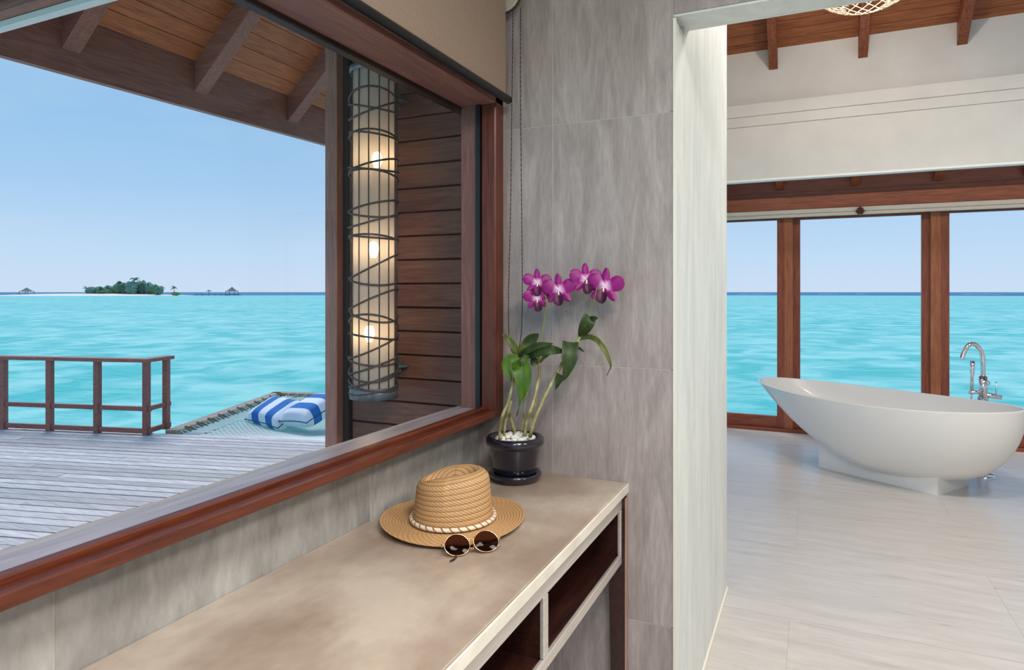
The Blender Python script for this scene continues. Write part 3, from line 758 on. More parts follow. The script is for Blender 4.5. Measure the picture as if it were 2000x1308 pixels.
palm(263, 15, 0, 'tallest coconut palm rising over the island grove', 1.25); palm(275, 12, 3, 'palm just right of the tallest palm in the grove'); palm(313, 7, -4, 'palm at the right end of the island grove')
palm(196, 6.5, -10, 'palm leaning over the low left part of the grove', .9); palm(240, 9.5, -10, 'short palm in front of the middle of the grove'); palm(289, 9.5, -10, 'palm over the right slope of the grove'); palm(302, 8, -12, 'short palm near the right end of the grove', .9)
palm(341, 6.5, 0, 'lone coconut palm on the sand right of the grove', .9)
mb = MB(); cc = isl(343, 1.2, -2); mb.ball(cc + Vector((0, 0, 1.0)), 5.0, 4, 1.8, 14, 8, lambda d: 1 + .15 * math.sin(7 * d.x) * math.sin(6 * d.y + 1)); obj('island_shrub', mb, GRN[2], label='low green shrub under the lone island palm', cat='shrub')
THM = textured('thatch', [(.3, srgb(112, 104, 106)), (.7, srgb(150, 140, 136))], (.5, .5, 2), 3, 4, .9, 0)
def hut(px, wpx, rise, lab):
    c = isl(px, 0, -4); w = wpx * .545 / 2
    t = thing('thatched_hut', lab, 'hut', c)
    mb = MB(); mb.lathe([(w, 4.6), (w * .55, 6.2), (.12, 4.6 + rise), (.1, 4.4 + rise), (w * .9, 4.4)], c, 8, False); obj('roof', mb, THM, t)
    for sx in (-1, 1):
        for sy in (-1, 1):
            mb = MB(); b_ = c + RGT * sx * w * .7 + FWD * sy * w * .7; mb.tube([b_ + Vector((0, 0, -1)), b_ + Vector((0, 0, 5))], .3, 6); obj('post', mb, TRK, t)
    mb = MB(); mb.bar(c + RGT * -w * 1.1 + Vector((0, 0, 1.3)), c + RGT * w * 1.1 + Vector((0, 0, 1.3)), w * 1.6, .8); obj('platform', mb, TRK, t)
hut(52, 24, 4.0, 'small thatched hut standing at the left end of the sand bar'); hut(453, 24, 4.8, 'thatched hut on stilts at the right end of the jetty')
jt = thing('wooden_jetty', 'long low jetty running from the sand island to the stilt hut', 'jetty', isl(405, 0))
mb = MB(); mb.bar(isl(380, 1.6), isl(443, 1.4), 2.5, .5); obj('walkway', mb, TRK, jt)
for px in range(384, 445, 12):
    mb = MB(); mb.tube([isl(px, -.5), isl(px, 1.4)], .25, 5); obj('pile', mb, TRK, jt)
mb = MB(); q = isl(408, 0, 30); mb.lathe([(3.2, 4.6), (.1, 6.4)], q, 6, False); obj('shelter_roof', mb, THM, jt)
mb = MB(); mb.tube([q + Vector((0, 0, 1)), q + Vector((0, 0, 5))], .3, 5); obj('shelter_post', mb, TRK, jt)
FOAM = plain('white_foam', srgb(236, 242, 246), .9)
for a, b_, lab in ((1440, 1512, 'left'), (1595, 1640, 'middle'), (1672, 1690, 'short'), (1875, 1960, 'right')):
    d_ = 1050
    p = atD(a, 570, d_); q = atD(b_, 570, d_); p.z = q.z = SEA_Z + .05
    pts = [p.lerp(q, i / 8) for i in range(9)]
    mb = MB(); mb.tube(pts, [.1, .6, .9, .5, .8, 1.0, .6, .7, .1], 6)
    obj('surf_line', mb, FOAM, label={'left': 'white surf line on the reef beyond the leftmost glass door', 'middle': 'long white surf line on the reef beyond the middle glass door', 'short': 'short white surf fleck on the reef behind the bathtub', 'right': 'white surf line on the reef above the bath filler'}[lab], cat='surf')

# ------------------------------------------------------------------ CONSOLE and COUNTERTOP
CZ = .845
XF = -.537
ct = thing('countertop', 'beige marble countertop under the picture window', 'countertop', (-.8, .5, CZ - .033))
mb = MB(); mb.box(XW + .0005, XF - .004, -2.0, YT - .0005, CZ - .033, CZ, .002); obj('slab', mb, STONE, ct)
mb = MB(); mb.box(XF - .0035, XF + .002, -2.0, YT - .0008, CZ - .031, CZ - .0008, .003); obj('front_edge', mb, STEDGE, ct)
cs = thing('console_table', 'dark wooden console table with open niches and champagne metal front frame', 'console table', (-.8, .5, 0))
XC = -.548
zt, zb = CZ - .044, .602
YS = -1.95; YE = 2.03
mb = MB(); mb.box(XW + .02, XC - .012, YS, YE, zt - .022, zt, .002); obj('top_panel', mb, DARKW, cs)
mb = MB(); mb.box(XW + .02, XC - .012, YS, YE, zb, zb + .024, .002); obj('bottom_panel', mb, DARKW, cs)
mb = MB(); mb.box(XW + .02, XW + .035, YS, YE, zb + .0245, zt - .0225); obj('back_panel', mb, DARKW, cs)
mb = MB(); mb.box(XC - .011, XC, YS, YE, .769, zt, .002); obj('top_rail', mb, METAL, cs)
mb = MB(); mb.box(XC - .011, XC, YS, YE, zb - .002, .629, .002); obj('bottom_rail', mb, METAL, cs)
for yq in (2.015, 1.376, .725, .075, -.575, -1.225):
    w = .014 if yq < 2 else .015
    mb = MB(); mb.box(XC - .011, XC, yq - w, yq + w, .6292, .7688, .002); obj('metal_stile', mb, METAL, cs)
    mb = MB(); mb.box(XW + .036, XC - .0125, yq - .01, yq + .01, zb + .0245, zt - .0225); obj('divider', mb, DARKW, cs)
for y0, y1 in ((2.012, 2.044), (-1.94, -1.90)):
    mb = MB()
    xf = XF - .002
    mb.prism([(xf, y0, 0), (xf, y0, zt + .004), (xf - .055, y0, zt + .004), (xf - .04, y0, 0)], (0, y1 - y0 - .004, 0)); obj('leg', mb, DARKW, cs)
    mb = MB(); mb.box(xf + .0003, xf + .004, y0, y1 - .004, 0, zt + .004, .001); obj('leg_cover', mb, plain('rose_metal_strip', srgb(186, 152, 136), .35, .5), cs)  # lighter strip paints the lit front face of the leg
for y0 in (1.98, -1.94):
    mb = MB(); mb.box(XW + .03, XW + .08, y0, y0 + .03, 0, zb - .001); obj('rear_leg', mb, DARKW, cs)

# ------------------------------------------------------------------ ROLLER BLIND
XBL = -.935
bl = thing('roller_blind', 'beige roller blind with black bottom bar over the picture window', 'blind', (XBL, .5, 2.1))
pe = atX(992, 188, XBL); YBE = min(pe.y - .002, YT - .02); ZBB = 2.095
mb = MB(); mb.box(XBL - .0012, XBL + .0012, -3.0, YBE - .018, ZBB + .006, 2.46); obj('fabric', mb, SHADEF, bl)
mb = MB(); mb.tube([(XBL, -3.0, ZBB), (XBL, YBE + .008, ZBB)], .0135, 12); obj('bottom_bar', mb, BLKPL, bl)
mb = MB(); mb.tube([(XBL - .046, -3.0, 2.445), (XBL - .046, YBE - .014, 2.445)], .044, 20); obj('roller_tube', mb, SHADEF, bl)
mb = MB(); mb.tube([(XBL - .012, YBE - .012, 2.445), (XBL - .012, YBE + .022, 2.445)], .056, 24); obj('end_cap', mb, plain('taupe_plastic', srgb(186, 172, 158), .4), bl)
mb = MB(); mb.tube([(XBL - .012, YBE - .002, 2.445), (XBL - .012, YBE + .010, 2.445)], .060, 24); obj('chain_wheel', mb, plain('dark_wheel', srgb(60, 54, 52), .4), bl)
mb = MB(); mb.box(XBL - .06, XBL + .01, YBE + .023, YBE + .03, 2.405, 2.76); obj('bracket', mb, CREAM, bl)
CHN = plain('brown_bead_chain', srgb(58, 40, 34), .4)
Yc = YBE + .006
ca = [atY(1002, 14, Yc), atY(1000, 200, Yc), atY(997, 420, Yc), atY(993, 600, Yc), atY(996, 672, Yc)]
cb = [atY(1017, 14, Yc), atY(1017, 200, Yc), atY(1019, 420, Yc), atY(1020, 600, Yc), atY(1016, 668, Yc)]
path = spline(ca + [atY(1006, 690, Yc)] + cb[::-1], 230)
dense = []
for i in range(len(path) - 1):
    for s in range(4): dense.append(path[i].lerp(path[i + 1], s / 4))
mb = MB(); mb.tube(dense, [(.0008 if i % 4 == 0 else .0021 if i % 4 == 2 else .0017) for i in range(len(dense))], 5); obj('bead_chain', mb, CHN, bl)

# ------------------------------------------------------------------ WALL LANTERN
YL = 2.13
lc = atY(730, 450, YL); LR = 93 / FPX / 2 * (lc - C0).dot(FWD)
LT = atY(730, 136, YL).z; LB = atY(730, 776, YL).z
lx, ly = lc.x, lc.y
la = thing('wall_lantern', 'tall cylindrical wall lantern wrapped in grey cane bands, three bulbs lit', 'lantern', (lx, ly, LB))
m = bpy.data.materials.new('frosted_lantern_shade'); m.use_nodes = True; nt = m.node_tree; N = nt.nodes; L = nt.links; N.clear()
o_ = N.new('ShaderNodeOutputMaterial'); d1 = N.new('ShaderNodeBsdfDiffuse'); d2 = N.new('ShaderNodeBsdfTranslucent'); tp = N.new('ShaderNodeBsdfTransparent')
for n_ in (d1, d2): n_.inputs[0].default_value = srgb(226, 218, 210)
tp.inputs[0].default_value = (1, .97, .93, 1)
m1 = N.new('ShaderNodeMixShader'); m1.inputs[0].default_value = .5; m2 = N.new('ShaderNodeMixShader'); m2.inputs[0].default_value = .22
L.new(d1.outputs[0], m1.inputs[1]); L.new(d2.outputs[0], m1.inputs[2]); L.new(m1.outputs[0], m2.inputs[1]); L.new(tp.outputs[0], m2.inputs[2]); L.new(m2.outputs[0], o_.inputs[0])
SHD = m
mb = MB(); mb.lathe([(LR * .90, LB + .012), (LR * .90, LT - .012)], (lx, ly, 0), 40); obj('shade', mb, SHD, la)
for zc, h in ((LB, .045), (LT - .022, .022)):
    mb = MB(); mb.lathe([(LR * .93, zc), (LR, zc), (LR, zc + h), (LR * .93, zc + h)], (lx, ly, 0), 40, close=True); obj('ring', mb, ZINC, la)
for k in range(14):
    a = 2 * PI * k / 14 + .2; q = Vector((lx + LR * .955 * math.cos(a), ly + LR * .955 * math.sin(a), 0))
    mb = MB(); mb.tube([q + Vector((0, 0, LB + .02)), q + Vector((0, 0, LT - .01))], .0026, 5); obj('wire', mb, IRON, la)
bands = [(200, 22, 2.6), (214, -14, 1.9), (218, 26, .6), (268, -8, 1.4), (274, 14, 2.7), (325, 16, 1.0), (332, -10, 2.1), (348, 12, 3.0), (404, 14, 1.1), (416, -16, 2.4), (432, 18, .7), (464, -6, 1.8), (469, 10, 2.9), (520, 30, .9), (546, -14, 2.3), (585, 26, 1.2), (612, -20, 2.0), (633, 26, 2.8), (656, -8, 1.0), (676, 26, .8), (700, -12, 2.2), (712, 20, 1.0), (722, -22, 2.6), (738, 18, .9), (748, -14, 1.9), (758, 10, .6)]
pxm = (lc - C0).dot(FWD) / FPX
for (yy, amp, ph) in bands:
    z0 = CAMZ - (yy - 570) * pxm; rr = LR * (1.0 + random.uniform(-.01, .03))
    mb = MB(); pts = []
    for k in range(40):
        a = 2 * PI * k / 40
        pts.append((lx + rr * math.cos(a), ly + rr * math.sin(a), z0 + amp * pxm * .8 * math.sin(a + ph)))
    n_ = len(pts)
    mb.tube(pts, .0042, 5, closed=True); obj('cane_band', mb, IRON, la)
SOCK = plain('grey_socket', srgb(120, 116, 112), .6)
for px, py in ((742, 312), (733, 486), (723, 650)):
    z0 = CAMZ - (py - 570) * pxm; off = (px - 730) * pxm
    bx_, by_ = lx + CY * off * .8, ly + SY * off * .8 - .01
    mb = MB(); mb.lathe([(.001, .03), (.014, .024), (.021, .006), (.021, -.006), (.014, -.024), (.009, -.035)], (bx_, by_, z0), 16); b_ = obj('bulb', mb, BULB, la)
    mb = MB(); mb.lathe([(.001, -.034), (.014, -.036), (.014, -.085), (.001, -.086)], (bx_, by_, z0), 14); obj('socket', mb, SOCK, la)
mb = MB(); mb.tube([(lx, ly, LB + .01), (lx, ly, LT - .02)], .004, 6); obj('rod', mb, SOCK, la)
for yy in (180, 722):
    z0 = CAMZ - (yy - 570) * pxm
    mb = MB(); mb.box(lx - .028, lx + .028, ly + LR * .9, YF - .006, z0 - .035, z0 + .035, .012); mb.lathe([(.001, -.005), (.05, -.004), (.05, .004), (.001, .005)], (lx, YF - .008, z0), 16)
    obj('bracket', mb, ZINC, la)

# ------------------------------------------------------------------ BATHTUB
ax = Vector((.84, -.5425, 0)).normalized(); bx_ = Vector((.5425, .84, 0)).normalized()
PC = Vector((.54, 5.965, 0))
TBM = thing('bathtub', 'white oval freestanding bathtub on a rectangular plinth', 'bathtub', PC)
S0, S1, HWD = -1.165, .89, .50
sc, sh_ = (S0 + S1) / 2, (S1 - S0) / 2
RIMZ = .62
def sect(a, sl, sr, w):
    ca_, sa_ = math.cos(a), math.sin(a)
    return ca_ * (sr if ca_ > 0 else sl), sa_ * w
def rimz(a): return RIMZ - .012 + .035 * math.cos(a) ** 2
def hull(u, v):
    a = 2 * PI * u; zz = 1 - math.cos(v * PI / 2); k = math.sin(v * PI / 2)
    s, w = sect(a, .10 + (-S0 - .10) * zz ** .56, .44 + (S1 - .44) * k, .25 + (HWD - .25) * k)
    return PC + ax * s + bx_ * w + Vector((0, 0, .088 + (rimz(a) - .088) * zz))
def inner(u, v):
    a = 2 * PI * u; q = 1 - v; zz = 1 - math.cos(q * PI / 2); k = math.sin(q * PI / 2)
    s, w = sect(a, .36 + (-S0 - .022 - .36) * (.5 * k + .5 * zz), .40 + (S1 - .022 - .40) * k, .25 + (HWD - .022 - .25) * k)
    return PC + ax * s + bx_ * w + Vector((0, 0, .22 + (rimz(a) - .22) * zz))
mb = MB(); mb.grid(hull, 72, 18, wrap=True)
n0 = 72 * 17
def lip(u, v):
    a = 2 * PI * u; i = .022 * v; s, w = sect(a, -S0 - i, S1 - i, HWD - i); z = rimz(a)
    return PC + ax * s + bx_ * w + Vector((0, 0, z + .006 * math.sin(PI * v)))
mb.grid(lip, 72, 5, wrap=True); mb.grid(inner, 72, 16, wrap=True)
mb.add([hull(k / 72, 0) for k in range(72)], [list(range(72))[::-1]]); mb.add([inner(k / 72, 1) for k in range(72)], [list(range(72))])
obj('basin', mb, TUBM, TBM)
mb = MB(); P_ = [PC + ax * a * .455 + bx_ * b_ * .235 for a, b_ in ((-1, -1), (1, -1), (1, 1), (-1, 1))]
mb.prism(P_, (0, 0, .21)); obj('plinth', mb, TUBM, TBM)

# ------------------------------------------------------------------ BATH FILLER
fb_ = atZ(1920, 930, 0); fx, fy = fb_.x, fb_.y
dF = (fb_ - C0).dot(FWD); fz = lambda y: CAMZ - (y - 570) * dF / FPX
fo = lambda px: (px - 1911) * dF / FPX
fp = lambda px, y, d=0: Vector((fx, fy, 0)) + RGT * fo(px) + FWD * d + Vector((0, 0, fz(y)))
ff = thing('bath_filler', 'chrome freestanding bath filler with hand shower behind the bathtub', 'tap', (fx, fy, 0))
c_ = Vector((fx, fy, 0)) + RGT * fo(1911)
mb = MB(); mb.lathe([(.001, .016), (.075, .015), (.085, .006), (.085, .0005)], c_, 28); obj('base_plate', mb, CHROME, ff)
for q in (-.03, .03):
    mb = MB(); mb.tube([c_ + RGT * q + Vector((0, 0, .012)), c_ + RGT * q + Vector((0, 0, fz(775)))], .012, 12); obj('riser', mb, CHROME, ff)
mb = MB(); mb.tube([c_ + Vector((0, 0, fz(780))), c_ + Vector((0, 0, fz(734)))], .030, 20); obj('mixer_body', mb, CHROME, ff)
sp_ = spline([fp(1911, 736), fp(1911, 705), fp(1908, 687), fp(1899, 675), fp(1890, 671.5), fp(1881, 676), fp(1873, 690), fp(1869, 702)], 26)
mb = MB(); mb.tube(sp_, .017, 14); obj('spout', mb, CHROME, ff)
mb = MB(); mb.tube([fp(1911, 770), fp(1942, 775, -.02)], .021, 16); obj('handle_barrel', mb, CHROME, ff)
mb = MB(); mb.tube([fp(1934, 770, -.012), fp(1934.5, 745, -.012)], .0045, 8); obj('lever', mb, CHROME, ff)
mb = MB(); mb.tube([fp(1911, 765), fp(1884, 766)], .014, 14); obj('shower_arm', mb, CHROME, ff)
mb = MB(); mb.tube([fp(1889, 762), fp(1889.5, 735), fp(1890, 722), fp(1890.5, 704)], [.012, .012, .017, .017], 12); obj('hand_shower', mb, CHROME, ff)
mb = MB(); mb.tube(spline([fp(1889, 766), fp(1888, 790), fp(1894, 830), fp(1904, 800), fp(1909, 780)], 20), .007, 8); obj('hose', mb, CHROME, ff)
mb = MB(); mb.tube([fp(1911, 752), fp(1922, 748, .01)], .011, 10); mb.ball(fp(1922, 748, .01), .018, n=10, m=8); obj('diverter', mb, CHROME, ff)

# ------------------------------------------------------------------ WOVEN PENDANT
pp = atD(1690, 18, 4.3); PR = .34
pd_ = thing('woven_pendant', 'round open wire mesh pendant lamp high in the bathroom', 'pendant lamp', (pp.x, pp.y, pp.z))
WIRE = plain('pale_rattan', srgb(226, 204, 170), .6)
pcn = Vector((pp.x, pp.y, pp.z + .24))
mb = MB()
for sgn in (1, -1):
    for k in range(24):
        pts = []
        for i in range(15):
            b_ = -PI / 2 + .34 + (PI * .76) * i / 14; a = 2 * PI * k / 24 + sgn * i * .13
            pts.append(pcn + Vector((PR * math.cos(b_) * math.cos(a), PR * math.cos(b_) * math.sin(a), .24 * math.sin(b_))))
        mb.tube(pts, .003, 4, cap=False)
obj('mesh_shade', mb, WIRE, pd_)
mb = MB(); mb.tube([pcn + Vector((0, 0, .15)), Vector((pcn.x, pcn.y, roof_z(pcn.y)))], .006, 6); obj('cord', mb, BLKPL, pd_)
mb = MB(); mb.ball(pcn + Vector((0, 0, .10)), .035, n=12, m=8); obj('bulb', mb, plain('opal_bulb', srgb(240, 236, 226), .3), pd_)
ld = bpy.data.lights.new('pendant_lamp', 'POINT'); ld.energy = PENDANT_W; ld.shadow_soft_size = .06; ld.color = (1, .86, .72)
lo = bpy.data.objects.new('pendant_lamp', ld); COL.objects.link(lo); lo.location = pcn + Vector((0, 0, .0))

# ------------------------------------------------------------------ ORCHID: pot, pebbles, plant
pcx, pcy = -.877, 1.930
pt = thing('orchid_pot', 'glossy dark navy ceramic pot with saucer holding the orchid', 'pot', (pcx, pcy, CZ))
mb = MB(); mb.lathe([(.001, .0005), (.066, .0005), (.074, .006), (.078, .016), (.0855, .018), (.087, .024), (.083, .030), (.070, .026), (.001, .024)], (pcx, pcy, CZ), 48); obj('saucer', mb, NAVY, pt)
mb = MB(); mb.lathe([(.001, .0265), (.066, .0265), (.070, .032), (.083, .108), (.086, .114), (.094, .119), (.0955, .126), (.0945, .136), (.089, .142), (.080, .143), (.074, .139), (.072, .12), (.001, .118)], (pcx, pcy, CZ), 48); obj('pot_body', mb, NAVY, pt)
soil = MB(); soil.lathe([(.001, .124), (.071, .122)], (pcx, pcy, CZ), 24); obj('soil', soil, plain('bark_soil', srgb(70, 52, 40), .9), pt)
random.seed(21)
pos = []
for tries in range(4000):
    a = random.uniform(0, 2 * PI); r = .062 * math.sqrt(random.random()); x, y = r * math.cos(a), r * math.sin(a)
    if all((x - p_[0]) ** 2 + (y - p_[1]) ** 2 > .0155 ** 2 for p_ in pos): pos.append((x, y))
    if len(pos) >= 36: break
for i, (x, y) in enumerate(pos):
    r = random.uniform(.0075, .0105); rr = math.hypot(x, y)
    mb = MB(); mb.ball((pcx + x, pcy + y, CZ + .130 + .012 * (1 - (rr / .06) ** 2) + random.uniform(0, .004)), r * random.uniform(1, 1.3), r * random.uniform(1, 1.25), r * .85, 12, 8)
    obj('pebble', mb, PEBM, label='smooth white pebble among those filling the orchid pot', cat='pebble', group='white pebbles in the orchid pot')

m, nt, b = new_mat('orchid_cane'); N = nt.nodes; L = nt.links
geo = N.new('ShaderNodeTexCoord'); no = N.new('ShaderNodeTexNoise'); no.inputs['Scale'].default_value = 22; L.new(geo.outputs['Object'], no.inputs[0])
rp = N.new('ShaderNodeValToRGB'); rp.color_ramp.elements[0].position = .35; rp.color_ramp.elements[0].color = srgb(112, 104, 52); rp.color_ramp.elements[1].position = .62; rp.color_ramp.elements[1].color = srgb(190, 188, 136)
L.new(no.outputs[0], rp.inputs[0]); L.new(rp.outputs[0], b.inputs['Base Color']); b.inputs['Roughness'].default_value = .5
CANE = m
STEM = plain('orchid_stem_green', srgb(128, 136, 70), .5)
def leafm(name, a, b_):
    mm = textured(name, [(.3, a), (.7, b_)], (40, 40, 4), 2, 4, .45, .05, .001, sp=.35); return mm
LF = [leafm('orchid_leaf_dark', srgb(34, 50, 18), srgb(56, 78, 30)), leafm('orchid_leaf_bright', srgb(44, 78, 14), srgb(82, 120, 30)), leafm('orchid_leaf_olive', srgb(62, 74, 24), srgb(104, 112, 44))]
oc = thing('orchid_plant', 'purple flowering orchid with arching canes growing in the navy pot', 'orchid', (pcx, pcy, CZ + .12))
def O(px, py, dyy=0): return atY(px, py, 1.925 + dyy)
canes = [([(977.6, 857, -.045), (975.7, 838, -.05), (981.5, 811, -.05), (991, 788, -.045), (1001.5, 752, -.04), (1010, 715, -.02), (1016, 692, 0)], .0056, .0042),
         ([(985, 850, -.02), (986, 831, -.02), (992, 806, -.025), (998.7, 783, -.03)], .0045, .0035),
         ([(1006, 845, .02), (998.7, 821, .01), (994, 802, -.01)], .006, .004),
         ([(1025, 850, -.01), (1029, 821, -.01), (1040.7, 788, 0), (1049, 754, .01), (1054, 725, .01), (1052, 700, .005), (1055, 680, 0)], .0062, .0036),
         ([(1036, 850, .03), (1036, 830, .03), (1043, 800, .03), (1048, 778, .02)], .003, .002),
         ([(1035, 853, -.02), (1046, 813, -.015), (1060, 783, 0), (1077, 748, .01), (1092, 721, .02), (1111, 687, .03), (1125, 670, .035), (1134, 657, .035)], .0056, .0048),
         ([(1018, 850, .03), (1024, 800, .03), (1030, 765, .02)], .003, .002)]
for pts, r0, r1 in canes:
    P = spline([O(*p_) for p_ in pts], 24)
    rad = [r0 + (r1 - r0) * i / 23 + (.0009 if i % 6 == 0 else 0) for i in range(24)]
    mb = MB(); mb.tube(P, rad, 10); obj('cane', mb, CANE, oc)
for pts in ([(1055, 682, 0), (1060, 650, .005), (1064, 620, .01), (1067, 596, .01), (1066, 580, .012), (1056, 566, .02)], [(1134, 657, .035), (1146, 625, .03), (1155, 600, .03), (1163, 575, .03), (1166, 553, .035)], [(1067, 592, .01), (1080, 580, .015), (1091, 570, .02)], [(1166, 560, .03), (1155, 553, .04), (1146, 549, .045)], [(1166, 566, .03), (1176, 563, .035), (1182, 560, .04)]):
    mb = MB(); mb.tube(spline([O(*p_) for p_ in pts], 16), .0017, 6); obj('flower_stem', mb, STEM, oc)
def leaf(pts, wpx, mt, prof=None, fold=.25, side=None):
    C = spline([O(*p_) for p_ in pts], 15); n = 15
    view = Vector((-.42, .9, 0))
    wd = wpx * .00163 / 2
    prof = prof or (lambda t: math.sin(PI * (t * .88 + .08)) ** .75 * (1 - max(0, t - .75) * 1.5))
    cols = 7; G = []
    for i in range(n):
        t = i / (n - 1); tg = (C[min(i + 1, n - 1)] - C[max(i - 1, 0)]).normalized()
        sd = tg.cross(view).normalized() if side is None else (Vector(side) - tg * Vector(side).dot(tg)).normalized()
        nn = sd.cross(tg).normalized()
        if nn.dot(view) > 0: nn = -nn
        w = wd * max(prof(t), .02)
        for k in range(cols):
            x = (k / (cols - 1) - .5) * 2
            G.append(C[i] + sd * w * x + nn * (fold * w * (abs(x) ** 1.3)) + nn * .0012 * math.cos(x * 9))
    back = [g - Vector(view) * -.0008 for g in G]
    fs = []
    for i in range(n - 1):
        for k in range(cols - 1):
            q = [i * cols + k, i * cols + k + 1, (i + 1) * cols + k + 1, (i + 1) * cols + k]
            fs.append(q)
    mb = MB(); mb.add(G, fs, True); obj('leaf', mb, mt, oc)
leaf([(1010, 704, -.03), (1019, 722, -.05), (1021, 760, -.055), (1008, 816, -.05)], 36, LF[1], lambda t: (math.sin(PI * min(t * 1.1 + .12, 1)) ** .6) if t < .9 else .25 * (1 - t) * 6)
leaf([(1012, 698, -.03), (996, 700, -.045), (989, 716, -.05), (999, 744, -.05)], 20, LF[1])
leaf([(1016, 696, -.01), (1006, 680, -.02), (995, 664, -.025), (981, 652, -.03)], 15, LF[2])
leaf([(1018, 692, 0), (1028, 674, .02), (1040, 661, .03), (1052, 652, .035)], 24, LF[0])
leaf([(1015, 696, -.02), (1030, 684, -.03), (1052, 674, -.03), (1080, 671, -.02)], 14, LF[0])
leaf([(1018, 694, -.02), (1019, 682, -.03), (1020, 670, -.035)], 11, LF[2])
leaf([(1030, 697, -.01), (1055, 686, -.02), (1078, 683, -.01), (1104, 687, .02)], 20, LF[0])
leaf([(1030, 690, -.02), (1024, 706, -.04), (1018, 722, -.045)], 14, LF[0])
leaf([(1048, 712, .0), (1043, 706, .0), (1036, 702, 0)], 18, LF[0])
leaf([(1055, 708, .0), (1062, 698, -.005), (1076, 690, -.005)], 7, LF[2])
leaf([(1114, 668, .02), (1113, 690, 0), (1110, 715, -.005), (1101, 742, 0)], 31, LF[0], lambda t: 1 if t < .45 else max(.06, (1 - t) / .55) ** .7)
leaf([(1096, 732, .01), (1091, 743, .005), (1086, 760, .01)], 24, LF[0], lambda t: max(.06, 1 - t) ** .8)
leaf([(1133, 658, .035), (1140, 645, .01), (1147, 630, 0), (1153, 618, .01)], 27, LF[0], lambda t: math.sin(PI * (t * .62 + .06)) ** .9)
leaf([(1150, 621, .01), (1159, 621, 0), (1168, 621, -.005)], 8, LF[0])
leaf([(1132, 660, .035), (1150, 657, .02), (1166, 664, .01), (1181, 682, .005), (1190, 704, .005), (1193, 716, .005), (1185, 733, .01)], 11, LF[2], lambda t: .9 if t < .5 else max(.15, 1.7 * (1 - t)) if t > .5 else 1)
leaf([(1126, 676, .035), (1133, 681, .03), (1141, 687, .03)], 5, LF[0])

# flowers
def petal_mat(name, a, mid, w, k0=.012, k1=.03):
    m, nt, b = new_mat(name); N = nt.nodes; L = nt.links
    at = N.new('ShaderNodeAttribute'); at.attribute_name = 'along'
    rp = N.new('ShaderNodeValToRGB'); e = rp.color_ramp.elements
    e[0].position = .0; e[0].color = w; e[1].position = 1; e[1].color = a
    q = e.new(.36); q.color = mid; q = e.new(.10); q.color = w
    L.new(at.outputs['Fac'], rp.inputs[0])
    L.new(rp.outputs[0], b.inputs['Base Color']); b.inputs['Roughness'].default_value = .5
    b.inputs['Subsurface Weight'].default_value = .0
    return m
PET = petal_mat('purple_petal', srgb(128, 0, 102), srgb(150, 6, 122), srgb(236, 196, 228))
LIPM = petal_mat('dark_lip', srgb(62, 0, 42), srgb(80, 2, 58), srgb(140, 30, 100))
COLM = plain('orchid_column', srgb(238, 226, 226), .5)
def petal(F, ang, length, wid, mt, name, back=.12, tip=.5, cup=.12, fl=None):
    ctr, Rm = F
    n, c = 9, 7
    mb = MB(); vs = []; al = []
    for i in range(n):
        t = i / (n - 1)
        pk = .62 if tip >= .7 else .5
        w = wid / 2 * (.20 + .80 * math.sin(min(1, t / pk) * PI / 2)) * (math.sqrt(max(0, 1 - ((t - pk) / (1.02 - pk)) ** 2)) if t > pk else 1)
        for k in range(c):
            x = (k / (c - 1) - .5) * 2
            loc = Vector((w * x, length * t, length * (back * math.sin(t * 2.2) - cup * x * x * w / wid * 2 + .02 * math.sin(7 * t + 3 * x))))
            lx_, ly_ = loc.x * math.cos(ang) - loc.y * math.sin(ang), loc.x * math.sin(ang) + loc.y * math.cos(ang)
            vs.append(ctr + Rm @ Vector((lx_, ly_, loc.z))); al.append(t)
    fs = [[i * c + k, i * c + k + 1, (i + 1) * c + k + 1, (i + 1) * c + k] for i in range(n - 1) for k in range(c - 1)]
    mb.add(vs, fs, True); o = obj(name, mb, mt, fl, origin=ctr)
    at = o.data.attributes.new('along', 'FLOAT', 'POINT'); at.data.foreach_set('value', al)
def flower(px, py, dyy, rpx, roll, turn, pitch):
    ctr = O(px, py, dyy); R_ = rpx * .00182
    nrm_ = Vector((.30, -.95, 0)); nrm_.rotate(Matrix.Rotation(turn, 3, 'Z')); nrm_ = (nrm_ + Vector((0, 0, pitch))).normalized()
    up = Vector((0, 0, 1)); rx = up.cross(nrm_).normalized(); up = nrm_.cross(rx)
    Rm = Matrix((rx, up, nrm_)).transposed() @ Matrix.Rotation(roll, 3, 'Z')
    mb = MB(); mb.tube([ctr + Rm @ Vector((0, .0, .001)), ctr + Rm @ Vector((0, -.02 * R_ / .045, .010 * R_ / .045)), ctr + Rm @ Vector((0, -.004, .014 * R_ / .045))], [.004, .0036, .002], 8)
    f = obj('flower', mb, COLM, oc, origin=ctr)
    F = (ctr, Rm)
    petal(F, 0.05, R_ * .95, R_ * .42, PET, 'sepal', fl=f)
    petal(F, 1.22, R_ * 1.02, R_ * .82, PET, 'petal', .10, .75, fl=f); petal(F, -1.22, R_ * 1.02, R_ * .82, PET, 'petal', .10, .75, fl=f)
    petal(F, 2.38, R_ * .92, R_ * .44, PET, 'sepal', .05, fl=f); petal(F, -2.38, R_ * .92, R_ * .44, PET, 'sepal', .05, fl=f)
    F2 = (ctr + Rm @ Vector((0, -.004, .006)), Rm)
    petal(F2, PI, R_ * .85, R_ * .60, LIPM, 'lip', .30, .9, -.2, fl=f)
flower(1049, 552, .02, 26, -.05, .15, .1); flower(1092, 566, .015, 30, .05, -.1, .05); flower(1048, 582, .005, 24, .1, .2, -.1)
flower(1144, 545, .04, 29, .0, .2, .1); flower(1182, 559, .035, 33, -.12, -.25, .1)

